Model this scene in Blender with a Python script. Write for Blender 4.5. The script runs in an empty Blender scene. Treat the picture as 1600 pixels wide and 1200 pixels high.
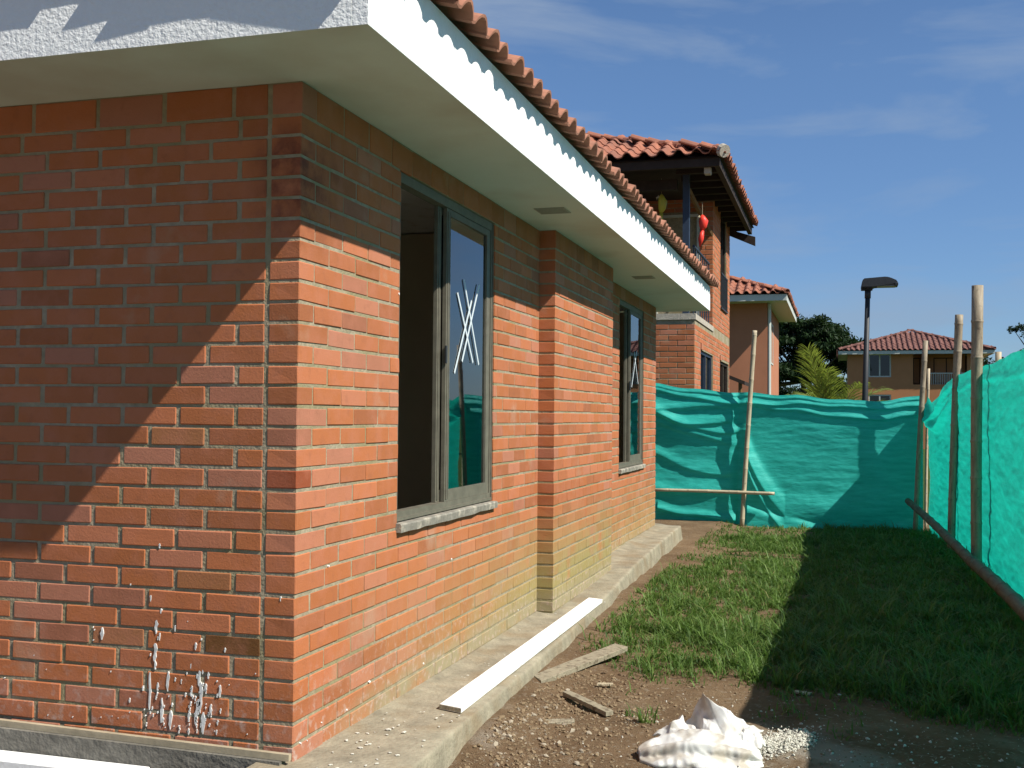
import bpy, bmesh, math, random
import numpy as np
from mathutils import Vector, Matrix, noise
R=math.radians
random.seed(7); rng=np.random.default_rng(7)
sc=bpy.context.scene
col=sc.collection
# ------------------------------------------------------------------ camera, light, exposure
cam_d=bpy.data.cameras.new('camera'); cam=bpy.data.objects.new('camera',cam_d); col.objects.link(cam)
cr=Vector((.9590,.2834,.0087)).normalized(); cd=Vector((-.2835,.9585,.0292)).normalized()
cu=cr.cross(cd).normalized(); cr=cd.cross(cu).normalized()
M3=Matrix((cr,cu,-cd)).transposed()
cam.matrix_world=Matrix.Translation((2.096,-4.039,1.327))@M3.to_4x4()
cam_d.sensor_width=36; cam_d.lens=36*1729/1600; cam_d.clip_end=2000; cam_d.clip_start=.05
sc.camera=cam
SUNT=Vector((-.650,.1966,-.734)).normalized()          # direction the light travels
sl=bpy.data.lights.new('sun','SUN'); sl.energy=4.6; sl.angle=R(.5); sl.color=(1,.95,.86)
so=bpy.data.objects.new('sun',sl); so.rotation_euler=SUNT.to_track_quat('-Z','Y').to_euler(); so.location=(20,-8,25); col.objects.link(so)
w=bpy.data.worlds.new('World'); sc.world=w; w.use_nodes=True
nt=w.node_tree; nt.nodes.clear()
def N(nt,t,**k):
    n=nt.nodes.new(t)
    for a,b in k.items(): setattr(n,a,b)
    return n
def Lk(nt,a,b): nt.links.new(a,b)
wo=N(nt,'ShaderNodeOutputWorld'); bg=N(nt,'ShaderNodeBackground'); sky=N(nt,'ShaderNodeTexSky')
sky.sky_type='NISHITA'; sky.sun_disc=False; sky.sun_elevation=R(47.2); sky.sun_rotation=R(106.8)
sky.air_density=1.0; sky.dust_density=.4; sky.ozone_density=2.6; sky.altitude=900
tcd=N(nt,'ShaderNodeTexCoord'); mp=N(nt,'ShaderNodeMapping'); mp.inputs['Scale'].default_value=(1.6,1.6,6.5)
cn=N(nt,'ShaderNodeTexNoise'); cn.inputs['Scale'].default_value=2.3; cn.inputs['Detail'].default_value=6; cn.inputs['Roughness'].default_value=.55
cn.inputs['Distortion'].default_value=.4
rp=N(nt,'ShaderNodeValToRGB'); rp.color_ramp.elements[0].position=.46; rp.color_ramp.elements[1].position=.78
rp.color_ramp.elements[0].color=(0,0,0,1); rp.color_ramp.elements[1].color=(.7,.7,.7,1)
mx=N(nt,'ShaderNodeMixRGB'); mx.inputs['Color2'].default_value=(3.6,4.3,5.2,1)
tint=N(nt,'ShaderNodeMixRGB',blend_type='MULTIPLY'); tint.inputs['Fac'].default_value=1; tint.inputs['Color2'].default_value=(.79,.94,1.09,1)
Lk(nt,tcd.outputs['Generated'],mp.inputs['Vector']); Lk(nt,mp.outputs[0],cn.inputs['Vector']); Lk(nt,cn.outputs['Fac'],rp.inputs[0])
Lk(nt,sky.outputs[0],tint.inputs['Color1']); Lk(nt,tint.outputs[0],mx.inputs['Color1']); Lk(nt,rp.outputs[0],mx.inputs['Fac'])
sxs=N(nt,'ShaderNodeSeparateXYZ'); Lk(nt,tcd.outputs['Generated'],sxs.inputs[0])
hr=N(nt,'ShaderNodeMapRange'); hr.inputs['From Min'].default_value=-.02; hr.inputs['From Max'].default_value=.30; hr.inputs['To Min'].default_value=1; hr.inputs['To Max'].default_value=0; Lk(nt,sxs.outputs['Z'],hr.inputs['Value'])
hz=N(nt,'ShaderNodeMixRGB',blend_type='MULTIPLY'); hz.inputs['Color2'].default_value=(.64,.69,.80,1); Lk(nt,hr.outputs[0],hz.inputs['Fac']); Lk(nt,mx.outputs[0],hz.inputs['Color1'])
Lk(nt,hz.outputs[0],bg.inputs['Color']); bg.inputs['Strength'].default_value=.069
Lk(nt,bg.outputs[0],wo.inputs['Surface'])
sc.view_settings.view_transform='Standard'; sc.view_settings.look='None'; sc.view_settings.gamma=1; sc.view_settings.exposure=.7
sc.view_settings.use_curve_mapping=False
sc.render.engine='CYCLES'; sc.cycles.max_bounces=8; sc.cycles.transparent_max_bounces=12

# ------------------------------------------------------------------ materials
MATS={}
def mat(name,color,rough=.8,var=.0,vscale=6,bump=0,bscale=40,bdist=.01,color2=None,metal=0,coord='Object',spec=.3,dirt=None,transl=0,translcol=None,detail=5,stretch=None):
    m=bpy.data.materials.new(name); m.use_nodes=True; t=m.node_tree; b=t.nodes['Principled BSDF']
    b.inputs['Roughness'].default_value=rough; b.inputs['Metallic'].default_value=metal; b.inputs['Specular IOR Level'].default_value=spec
    c=N(t,'ShaderNodeTexCoord'); geo=N(t,'ShaderNodeNewGeometry')
    src=geo.outputs['Position'] if coord=='World' else c.outputs[coord]
    if stretch:
        mpn=N(t,'ShaderNodeMapping'); mpn.inputs['Scale'].default_value=stretch; Lk(t,src,mpn.inputs[0]); src=mpn.outputs[0]
    out=None
    n=N(t,'ShaderNodeTexNoise'); n.inputs['Scale'].default_value=vscale; n.inputs['Detail'].default_value=detail; n.inputs['Roughness'].default_value=.65
    Lk(t,src,n.inputs['Vector'])
    r=N(t,'ShaderNodeValToRGB'); c2=color2 or tuple(x*(1-var) for x in color)
    r.color_ramp.elements[0].position=.32; r.color_ramp.elements[1].position=.68
    r.color_ramp.elements[0].color=(*c2,1); r.color_ramp.elements[1].color=(*color,1)
    Lk(t,n.outputs['Fac'],r.inputs[0]); out=r.outputs[0]
    if dirt:   # (color, world scale, threshold, amount)
        dc,ds,th,am=dirt
        n2=N(t,'ShaderNodeTexNoise'); n2.inputs['Scale'].default_value=ds; n2.inputs['Detail'].default_value=6; Lk(t,geo.outputs['Position'],n2.inputs['Vector'])
        r2=N(t,'ShaderNodeValToRGB'); r2.color_ramp.elements[0].position=th; r2.color_ramp.elements[1].position=th+.15
        r2.color_ramp.elements[0].color=(0,0,0,1); r2.color_ramp.elements[1].color=(am,am,am,1)
        Lk(t,n2.outputs['Fac'],r2.inputs[0]); mm=N(t,'ShaderNodeMixRGB'); mm.inputs['Color2'].default_value=(*dc,1)
        Lk(t,r2.outputs[0],mm.inputs['Fac']); Lk(t,out,mm.inputs['Color1']); out=mm.outputs[0]
    Lk(t,out,b.inputs['Base Color'])
    if bump:
        n3=N(t,'ShaderNodeTexNoise'); n3.inputs['Scale'].default_value=bscale; n3.inputs['Detail'].default_value=6; Lk(t,src,n3.inputs['Vector'])
        bb=N(t,'ShaderNodeBump'); bb.inputs['Strength'].default_value=bump; bb.inputs['Distance'].default_value=bdist
        Lk(t,n3.outputs['Fac'],bb.inputs['Height']); Lk(t,bb.outputs[0],b.inputs['Normal'])
    if transl:
        tr=N(t,'ShaderNodeBsdfTranslucent'); tr.inputs[0].default_value=(*(translcol or color),1)
        ms=N(t,'ShaderNodeMixShader'); ms.inputs[0].default_value=transl
        o=t.nodes['Material Output']; Lk(t,b.outputs[0],ms.inputs[1]); Lk(t,tr.outputs[0],ms.inputs[2]); Lk(t,ms.outputs[0],o.inputs['Surface'])
    MATS[name]=m
    return m

def brick_mat(name,joined):
    m=bpy.data.materials.new(name); m.use_nodes=True; t=m.node_tree; b=t.nodes['Principled BSDF']
    b.inputs['Roughness'].default_value=.88; b.inputs['Specular IOR Level'].default_value=.2
    geo=N(t,'ShaderNodeNewGeometry'); P=geo.outputs['Position']
    if joined:
        at=N(t,'ShaderNodeAttribute'); at.attribute_name='tone'; rnd=at.outputs['Fac']; tintc=None
    else:
        oi=N(t,'ShaderNodeObjectInfo'); rnd=oi.outputs['Random']; tintc=oi.outputs['Color']
    r=N(t,'ShaderNodeValToRGB'); cr_=r.color_ramp; 
    cols=[(0,(.305,.105,.045)),(.18,(.375,.124,.045)),(.38,(.43,.142,.056)),(.58,(.36,.122,.052)),(.78,(.45,.152,.066)),(.93,(.40,.165,.10)),(1,(.29,.11,.06))]
    cr_.elements[0].color=(*cols[0][1],1); cr_.elements[1].color=(*cols[-1][1],1)
    for p_,c_ in cols[1:-1]:
        e=cr_.elements.new(p_); e.color=(*c_,1)
    Lk(t,rnd,r.inputs[0]); out=r.outputs[0]
    def mixn(fac,c2,mode='MIX'):
        nonlocal out
        mm=N(t,'ShaderNodeMixRGB',blend_type=mode)
        if isinstance(fac,float): mm.inputs['Fac'].default_value=fac
        else: Lk(t,fac,mm.inputs['Fac'])
        Lk(t,out,mm.inputs['Color1'])
        if isinstance(c2,tuple): mm.inputs['Color2'].default_value=(*c2,1)
        else: Lk(t,c2,mm.inputs['Color2'])
        out=mm.outputs[0]
    def nz(scale,det,lo,hi,mx_=1,rough=.6):
        n=N(t,'ShaderNodeTexNoise'); n.inputs['Scale'].default_value=scale; n.inputs['Detail'].default_value=det; n.inputs['Roughness'].default_value=rough; Lk(t,P,n.inputs['Vector'])
        mr=N(t,'ShaderNodeMapRange'); mr.inputs['From Min'].default_value=lo; mr.inputs['From Max'].default_value=hi; mr.inputs['To Max'].default_value=mx_
        Lk(t,n.outputs['Fac'],mr.inputs['Value']); return mr.outputs[0]
    def mul(a,b_):
        k=N(t,'ShaderNodeMath',operation='MULTIPLY',use_clamp=True)
        for i,v in enumerate((a,b_)):
            if isinstance(v,(int,float)): k.inputs[i].default_value=v
            else: Lk(t,v,k.inputs[i])
        return k.outputs[0]
    if tintc: mixn(1.0,tintc,'MULTIPLY')
    mixn(nz(7,5,.45,.72,.45),(.45,.175,.11))            # pinkish bloom
    mixn(nz(16,6,.55,.75,.35),(.22,.085,.05))           # darker firing patches
    mixn(nz(230,3,.62,.8,.5,.7),(.45,.27,.19))          # pale grit
    mixn(nz(2.1,6,.60,.76,.55),(.40,.30,.22))           # old cement smears
    sx=N(t,'ShaderNodeSeparateXYZ'); Lk(t,P,sx.inputs[0])
    def rng_(sock,a,b_,tmax=1):
        mr=N(t,'ShaderNodeMapRange'); mr.inputs['From Min'].default_value=a; mr.inputs['From Max'].default_value=b_; mr.inputs['To Min'].default_value=0; mr.inputs['To Max'].default_value=tmax
        Lk(t,sock,mr.inputs['Value']); return mr.outputs[0]
    # moss and mud splashed up from the ledge along the long wall
    hgt=rng_(sx.outputs['Z'],.72,.08); alongy=rng_(sx.outputs['Y'],.3,4.2); side=rng_(sx.outputs['X'],-.12,-.03)
    k=mul(mul(hgt,nz(3.5,6,.18,.5)),mul(alongy,side)); 
    mixn(mul(k,1.25),(.30,.235,.095))
    k2=mul(mul(rng_(sx.outputs['Z'],.10,-.02),nz(4,6,.25,.55)),rng_(sx.outputs['Y'],.15,1.2)); mixn(mul(mul(k2,side),1.1),(.30,.25,.15))
    k3=mul(rng_(sx.outputs['Z'],.35,-.05),nz(24,6,.52,.68)); mixn(mul(k3,.85),(.46,.34,.29))   # pale dusty scuffs low down
    # soot and old mortar wash near the top of the corner
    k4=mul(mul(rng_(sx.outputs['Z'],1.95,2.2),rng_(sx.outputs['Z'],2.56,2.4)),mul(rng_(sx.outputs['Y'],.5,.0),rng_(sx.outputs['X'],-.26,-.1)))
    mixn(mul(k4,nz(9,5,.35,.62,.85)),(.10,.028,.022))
    Lk(t,out,b.inputs['Base Color'])
    n3=N(t,'ShaderNodeTexNoise'); n3.inputs['Scale'].default_value=90; n3.inputs['Detail'].default_value=7; n3.inputs['Roughness'].default_value=.7; Lk(t,P,n3.inputs['Vector'])
    bb=N(t,'ShaderNodeBump'); bb.inputs['Strength'].default_value=.5; bb.inputs['Distance'].default_value=.004
    Lk(t,n3.outputs['Fac'],bb.inputs['Height']); Lk(t,bb.outputs[0],b.inputs['Normal'])
    return m
BR=brick_mat('fired_brick',False); BRJ=brick_mat('fired_brick_joined',True)
mat('mortar',(.37,.315,.215),.95,.4,18,.9,70,.006,coord='World',dirt=((.23,.20,.10),2.5,.45,.75))
mat('concrete',(.33,.29,.21),.92,.42,7,.8,45,.01,coord='World',dirt=((.22,.165,.10),3.2,.5,.7))
mat('concrete_dark',(.20,.185,.155),.92,.4,9,.8,45,.01,coord='World',dirt=((.1,.09,.075),4,.5,.6))
mat('white_stucco',(.80,.81,.79),.85,.05,30,.9,65,.006,coord='World')
mat('white_paint',(.82,.82,.80),.7,.06,12,.35,60,.003,coord='World',dirt=((.48,.43,.33),9,.57,.55))
mat('splash_paint',(.76,.76,.74),.7,.35,40,.2,60,.002,coord='World')
mat('soffit_paint',(.57,.65,.58),.9,.08,1.4,.2,60,.003,coord='World',dirt=((.45,.46,.38),1.3,.5,.6))
mat('vent_grey',(.34,.36,.30),.9,.1,40,.3,80,.003)
mat('interior_wall',(.62,.52,.38),.95,.1,3)
mat('interior_dark',(.30,.26,.20),.95,.2,3)
mat('frame_bronze',(.155,.14,.105),.55,.3,14,.1,80,.001,metal=.0,spec=.35)
mat('sill_stone',(.26,.24,.20),.85,.4,22,.7,60,.006,coord='World',dirt=((.45,.40,.32),14,.52,.8))
mat('tape_white',(.55,.60,.62),.6)
mat('terracotta',(.44,.20,.125),.85,.45,5,.4,90,.003,coord='World',dirt=((.24,.12,.085),7,.52,.6))
mat('terracotta_old',(.36,.14,.085),.85,.4,6,.4,60,.003,coord='World',dirt=((.16,.08,.06),3,.5,.7))
mat('terracotta_dim',(.185,.085,.068),.9,.35,3,coord='World')
mat('cement_cap',(.46,.42,.34),.9,.3,14,.6,40,.01,coord='World')
mat('dark_wood',(.035,.024,.018),.8,.4,8,.3,50,.004,coord='World')
mat('raw_wood',(.19,.105,.04),.8,.4,8,.3,50,.004,coord='World')
mat('blue_steel',(.028,.045,.075),.5,.2,8)
mat('white_frame',(.50,.53,.48),.6,.1,8)
mat('grey_frame',(.20,.24,.27),.6,.1,8)
mat('lamp_black',(.028,.032,.036),.55,.3,20,spec=.4)
mat('lamp_lens',(.16,.19,.18),.3,.1,20,spec=.5)
mat('orange_render',(.42,.19,.085),.9,.12,1.5,.2,30,.01,coord='World')
mat('peach_brick_far',(.42,.175,.095),.9,.12,1.5,.2,30,.01,coord='World')
mat('plant_ochre',(.40,.26,.02),.7)
mat('red_toy',(.75,.05,.03),.45)
mat('yellow_toy',(.42,.36,.04),.5)
mat('trunk',(.11,.085,.06),.95,.4,6,.6,30,.02)
mat('palm_green',(.24,.30,.07),.5,.35,2,coord='World',transl=.4,translcol=(.28,.36,.05),spec=.4)
mat('palm_rib',(.30,.30,.10),.6)
mat('tree_leaf',(.018,.043,.012),.65,.5,.5,coord='World',transl=.12,translcol=(.05,.10,.015),spec=.2)
mat('tree_leaf_far',(.024,.05,.024),.7,.4,.3,coord='World',transl=.12,translcol=(.05,.09,.02),spec=.2)
mat('weathered_board',(.36,.31,.22),.9,.45,14,.8,40,.005,stretch=(1,9,9),dirt=((.12,.09,.06),30,.52,.8))
mat('cracked_end',(.52,.48,.36),.9,.6,60,.8,60,.005)
mat('batten_wood',(.42,.35,.24),.8,.3,10,.4,40,.003,coord='World')
mat('soil_dark',(.13,.085,.05),.95,.3,12,.9,30,.02,coord='World')
mat('stone_pale',(.38,.32,.24),.9,.35,20,.7,40,.01,coord='World')
mat('stone_brown',(.24,.17,.10),.9,.35,20,.7,40,.01,coord='World')
mat('rubble_white',(.60,.57,.49),.9,.3,25,.6,50,.01,coord='World')
mat('sack_plastic',(.80,.79,.76),.55,.08,9,.35,260,.0015,transl=.22,translcol=(.75,.75,.7),dirt=((.36,.29,.21),9,.46,.7))
mat('rope',(.35,.3,.2),.9)

def bamboo_mat(name,c1,c2):
    m=mat(name,c1,.6,0,8,.3,40,.002,color2=c2,stretch=(5,5,.8),dirt=((.05,.04,.03),22,.6,.6)); return m
bamboo_mat('bamboo_pale',(.50,.43,.30),(.36,.29,.19))
bamboo_mat('bamboo_grey',(.34,.29,.20),(.20,.16,.11))
bamboo_mat('bamboo_dark',(.16,.135,.09),(.085,.07,.05))

# shade net: woven polyethylene, teal, lets some light through
def net_mat():
    m=bpy.data.materials.new('shade_net'); m.use_nodes=True; t=m.node_tree; b=t.nodes['Principled BSDF']; o=t.nodes['Material Output']
    geo=N(t,'ShaderNodeNewGeometry'); uv=N(t,'ShaderNodeTexCoord')
    n=N(t,'ShaderNodeTexNoise'); n.inputs['Scale'].default_value=3; n.inputs['Detail'].default_value=7; n.inputs['Roughness'].default_value=.7
    mp=N(t,'ShaderNodeMapping'); mp.inputs['Scale'].default_value=(1,1,6); Lk(t,geo.outputs['Position'],mp.inputs[0]); Lk(t,mp.outputs[0],n.inputs['Vector'])
    r=N(t,'ShaderNodeValToRGB'); r.color_ramp.elements[0].position=.3; r.color_ramp.elements[1].position=.72
    r.color_ramp.elements[0].color=(.022,.50,.43,1); r.color_ramp.elements[1].color=(.06,.70,.62,1); Lk(t,n.outputs['Fac'],r.inputs[0])
    Lk(t,r.outputs[0],b.inputs['Base Color']); b.inputs['Roughness'].default_value=.5; b.inputs['Specular IOR Level'].default_value=.35
    tr=N(t,'ShaderNodeBsdfTranslucent'); 
    r3=N(t,'ShaderNodeValToRGB'); r3.color_ramp.elements[0].position=.3; r3.color_ramp.elements[1].position=.72
    r3.color_ramp.elements[0].color=(.004,.40,.29,1); r3.color_ramp.elements[1].color=(.012,.60,.46,1); Lk(t,n.outputs['Fac'],r3.inputs[0]); Lk(t,r3.outputs[0],tr.inputs[0])
    ms=N(t,'ShaderNodeMixShader'); ms.inputs[0].default_value=.43
    Lk(t,b.outputs[0],ms.inputs[1]); Lk(t,tr.outputs[0],ms.inputs[2])
    n2=N(t,'ShaderNodeTexNoise'); n2.inputs['Scale'].default_value=14; n2.inputs['Detail'].default_value=7; n2.inputs['Roughness'].default_value=.75; Lk(t,mp.outputs[0],n2.inputs['Vector'])
    bb=N(t,'ShaderNodeBump'); bb.inputs['Strength'].default_value=.35; bb.inputs['Distance'].default_value=.02; wv=N(t,'ShaderNodeTexNoise'); wv.inputs['Scale'].default_value=160; wv.inputs['Detail'].default_value=2; Lk(t,geo.outputs['Position'],wv.inputs['Vector'])
    ad=N(t,'ShaderNodeMath',operation='MULTIPLY_ADD'); ad.inputs[1].default_value=.22; Lk(t,wv.outputs['Fac'],ad.inputs[0]); Lk(t,n2.outputs['Fac'],ad.inputs[2]); Lk(t,ad.outputs[0],bb.inputs['Height'])
    Lk(t,bb.outputs[0],b.inputs['Normal']); Lk(t,bb.outputs[0],tr.inputs['Normal'])
    Lk(t,ms.outputs[0],o.inputs['Surface']); MATS['shade_net']=m
net_mat()
def glass_mat(name,ior,col_):
    m=bpy.data.materials.new(name); m.use_nodes=True; t=m.node_tree; t.nodes.clear()
    o=N(t,'ShaderNodeOutputMaterial'); g=N(t,'ShaderNodeBsdfGlossy'); g.inputs['Roughness'].default_value=.015; g.inputs[0].default_value=(.95,.98,1,1)
    tr=N(t,'ShaderNodeBsdfTransparent'); tr.inputs[0].default_value=(*col_,1); f=N(t,'ShaderNodeFresnel'); f.inputs[0].default_value=ior
    ms=N(t,'ShaderNodeMixShader'); Lk(t,f.outputs[0],ms.inputs[0]); Lk(t,tr.outputs[0],ms.inputs[1]); Lk(t,g.outputs[0],ms.inputs[2]); Lk(t,ms.outputs[0],o.inputs[0]); MATS[name]=m
glass_mat('window_glass',2.7,(.55,.6,.58)); glass_mat('far_glass',1.6,(.10,.12,.13))
def ground_mat():
    m=bpy.data.materials.new('ground_soil'); m.use_nodes=True; t=m.node_tree; b=t.nodes['Principled BSDF']; b.inputs['Roughness'].default_value=.96; b.inputs['Specular IOR Level'].default_value=.1
    geo=N(t,'ShaderNodeNewGeometry'); P=geo.outputs['Position']
    def nz(s,d,lo,hi):
        n=N(t,'ShaderNodeTexNoise'); n.inputs['Scale'].default_value=s; n.inputs['Detail'].default_value=d; n.inputs['Roughness'].default_value=.65; Lk(t,P,n.inputs['Vector'])
        mr=N(t,'ShaderNodeMapRange'); mr.inputs['From Min'].default_value=lo; mr.inputs['From Max'].default_value=hi; Lk(t,n.outputs['Fac'],mr.inputs['Value']); return mr.outputs[0],n.outputs['Fac']
    a,_=nz(2.2,8,.35,.65); m1=N(t,'ShaderNodeMixRGB'); m1.inputs['Color1'].default_value=(.135,.085,.048,1); m1.inputs['Color2'].default_value=(.215,.145,.085,1); Lk(t,a,m1.inputs['Fac'])
    a2,_=nz(30,6,.56,.70); m2=N(t,'ShaderNodeMixRGB'); m2.inputs['Color2'].default_value=(.33,.28,.215,1); Lk(t,m1.outputs[0],m2.inputs['Color1'])
    k=N(t,'ShaderNodeMath',operation='MULTIPLY'); k.inputs[1].default_value=.7; Lk(t,a2,k.inputs[0]); Lk(t,k.outputs[0],m2.inputs['Fac'])
    a3,_=nz(1.1,5,.5,.62); m3=N(t,'ShaderNodeMixRGB'); m3.inputs['Color2'].default_value=(.30,.26,.21,1); Lk(t,m2.outputs[0],m3.inputs['Color1'])
    # chalky lime dust only in the work corner near the ledge
    sx=N(t,'ShaderNodeSeparateXYZ'); Lk(t,P,sx.inputs[0]); mr=N(t,'ShaderNodeMapRange'); mr.inputs['From Min'].default_value=2.0; mr.inputs['From Max'].default_value=1.2; Lk(t,sx.outputs['Y'],mr.inputs['Value'])
    k2=N(t,'ShaderNodeMath',operation='MULTIPLY'); Lk(t,a3,k2.inputs[0]); Lk(t,mr.outputs[0],k2.inputs[1]); Lk(t,k2.outputs[0],m3.inputs['Fac'])
    # grassy earth far out
    mr2=N(t,'ShaderNodeMapRange'); mr2.inputs['From Min'].default_value=13; mr2.inputs['From Max'].default_value=16; Lk(t,sx.outputs['Y'],mr2.inputs['Value'])
    m4=N(t,'ShaderNodeMixRGB'); m4.inputs['Color2'].default_value=(.05,.08,.02,1); Lk(t,m3.outputs[0],m4.inputs['Color1']); Lk(t,mr2.outputs[0],m4.inputs['Fac'])
    Lk(t,m4.outputs[0],b.inputs['Base Color'])
    n3=N(t,'ShaderNodeTexNoise'); n3.inputs['Scale'].default_value=38; n3.inputs['Detail'].default_value=8; n3.inputs['Roughness'].default_value=.75; Lk(t,P,n3.inputs['Vector'])
    bb=N(t,'ShaderNodeBump'); bb.inputs['Strength'].default_value=1; bb.inputs['Distance'].default_value=.025; Lk(t,n3.outputs['Fac'],bb.inputs['Height']); Lk(t,bb.outputs[0],b.inputs['Normal'])
    MATS['ground_soil']=m
ground_mat()
def grass_mat(name,c1,c2,tc):
    m=bpy.data.materials.new(name); m.use_nodes=True; t=m.node_tree; b=t.nodes['Principled BSDF']; b.inputs['Roughness'].default_value=.55; b.inputs['Specular IOR Level'].default_value=.25
    at=N(t,'ShaderNodeAttribute'); at.attribute_name='tone'
    r=N(t,'ShaderNodeValToRGB'); r.color_ramp.elements[0].color=(*c1,1); r.color_ramp.elements[1].color=(*c2,1)
    e=r.color_ramp.elements.new(.93); e.color=(*c2,1); r.color_ramp.elements[2].color=(.26,.21,.09,1)
    Lk(t,at.outputs['Fac'],r.inputs[0]); Lk(t,r.outputs[0],b.inputs['Base Color'])
    tr=N(t,'ShaderNodeBsdfTranslucent'); tr.inputs[0].default_value=(*tc,1); ms=N(t,'ShaderNodeMixShader'); ms.inputs[0].default_value=.35
    o=t.nodes['Material Output']; Lk(t,b.outputs[0],ms.inputs[1]); Lk(t,tr.outputs[0],ms.inputs[2]); Lk(t,ms.outputs[0],o.inputs['Surface']); MATS[name]=m
grass_mat('grass_blade',(.035,.080,.014),(.14,.215,.05),(.13,.25,.04))

# ------------------------------------------------------------------ mesh helpers
def link(name,me,parent=None,m=None,loc=None):
    o=bpy.data.objects.new(name,me); col.objects.link(o)
    if parent is not None: o.parent=parent
    if m is not None and me is not None and not me.materials: me.materials.append(MATS[m] if isinstance(m,str) else m)
    if loc is not None: o.location=loc
    return o
def tag(o,label=None,cat=None,group=None,kind=None):
    if label: o['label']=label
    if cat: o['category']=cat
    if group: o['group']=group
    if kind: o['kind']=kind
    return o
def empty(name,loc,label=None,cat=None,group=None,rz=0):
    o=bpy.data.objects.new(name,None); col.objects.link(o); o.location=loc; o.rotation_euler[2]=rz; o.empty_display_size=.2
    return tag(o,label,cat,group)
class MB:
    """collects boxes / tubes / prisms in world (or parent) space, builds one mesh"""
    def __init__(s): s.bm=bmesh.new()
    def box(s,a,b,bev=0,rot=None,piv=None):
        a=Vector(a); b=Vector(b); c=(a+b)/2; d=(b-a)
        g=bmesh.ops.create_cube(s.bm,size=1); vs=g['verts']
        for v in vs: v.co=Vector((v.co.x*d.x,v.co.y*d.y,v.co.z*d.z))
        if bev: 
            es=list({e for v in vs for e in v.link_edges}); r=bmesh.ops.bevel(s.bm,geom=es,offset=bev,segments=1,affect='EDGES'); vs=list({v for f in r['faces'] for v in f.verts}|{v for v in vs if v.is_valid})
        if rot is not None:
            for v in vs: v.co=rot@v.co
        for v in vs: v.co+=c
        return s
    def hexa(s,p8):
        v=[s.bm.verts.new(p) for p in p8]
        for f in ((0,3,2,1),(4,5,6,7),(0,1,5,4),(1,2,6,5),(2,3,7,6),(3,0,4,7)): s.bm.faces.new([v[i] for i in f])
        return s
    def prism(s,poly,z0,z1):
        n=len(poly); a=[s.bm.verts.new((p[0],p[1],z0 if len(p)<3 else p[2]+z0)) for p in poly]; b=[s.bm.verts.new((p[0],p[1],z1 if len(p)<3 else p[2]+z1)) for p in poly]
        s.bm.faces.new(a[::-1]); s.bm.faces.new(b)
        for i in range(n): s.bm.faces.new((a[i],a[(i+1)%n],b[(i+1)%n],b[i]))
        return s
    def tube(s,pts,rads,n=10,caps=True):
        rings=[]
        pts=[Vector(p) for p in pts]
        if not hasattr(rads,'__len__'): rads=[rads]*len(pts)
        for i,p in enumerate(pts):
            t=(pts[min(i+1,len(pts)-1)]-pts[max(i-1,0)]).normalized(); a=Vector((0,0,1)) if abs(t.z)<.9 else Vector((1,0,0)); x=t.cross(a).normalized(); y=t.cross(x)
            rings.append([s.bm.verts.new(p+(x*math.cos(2*math.pi*k/n)+y*math.sin(2*math.pi*k/n))*rads[i]) for k in range(n)])
        for A,B in zip(rings,rings[1:]):
            for k in range(n): s.bm.faces.new((A[k],A[(k+1)%n],B[(k+1)%n],B[k]))
        if caps: s.bm.faces.new(rings[0][::-1]); s.bm.faces.new(rings[-1])
        return s
    def mesh(s,name,m=None,smooth=False):
        bmesh.ops.recalc_face_normals(s.bm,faces=s.bm.faces)
        me=bpy.data.meshes.new(name); s.bm.to_mesh(me); s.bm.free()
        if smooth: me.shade_smooth()
        if m: me.materials.append(MATS[m] if isinstance(m,str) else m)
        return me
    def build(s,name,m,parent=None,smooth=False): return link(name,s.mesh(name,m,smooth),parent)
def np_mesh(name,V,F,m,tone=None,smooth=False):
    me=bpy.data.meshes.new(name); V=np.asarray(V,np.float32); F=np.asarray(F,np.int32); k=F.shape[1]
    me.vertices.add(len(V)); me.vertices.foreach_set('co',V.ravel()); me.loops.add(F.size); me.loops.foreach_set('vertex_index',F.ravel())
    me.polygons.add(len(F)); me.polygons.foreach_set('loop_start',np.arange(0,F.size,k,dtype=np.int32)); 
    me.update(calc_edges=True); me.validate()
    if tone is not None:
        a=me.attributes.new('tone','FLOAT','POINT'); a.data.foreach_set('value',np.asarray(tone,np.float32))
    if smooth: me.shade_smooth()
    else: me.shade_flat()
    me.materials.append(MATS[m] if isinstance(m,str) else m)
    return me
def tri_of(me):
    me.calc_loop_triangles(); n=len(me.loop_triangles); F=np.empty(n*3,np.int32); me.loop_triangles.foreach_get('vertices',F); V=np.empty(len(me.vertices)*3,np.float32); me.vertices.foreach_get('co',V)
    return V.reshape(-1,3),F.reshape(-1,3)
def join_np(name,items,m,parent,tones=None,smooth=False,kind=None):
    """items: list of (V,F,Matrix4x4)"""
    Vs=[];Fs=[];T=[];o=0
    for i,(V,F,Mx) in enumerate(items):
        A=np.array(Mx)[:3,:3]; b=np.array(Mx)[:3,3]; Vs.append(V@A.T+b); Fs.append(F+o); o+=len(V)
        T.append(np.full(len(V),tones[i] if tones is not None else random.random()))
    me=np_mesh(name,np.concatenate(Vs),np.concatenate(Fs),m,np.concatenate(T),smooth)
    ob=link(name,me,parent)
    if kind: ob['kind']=kind
    return ob

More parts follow.
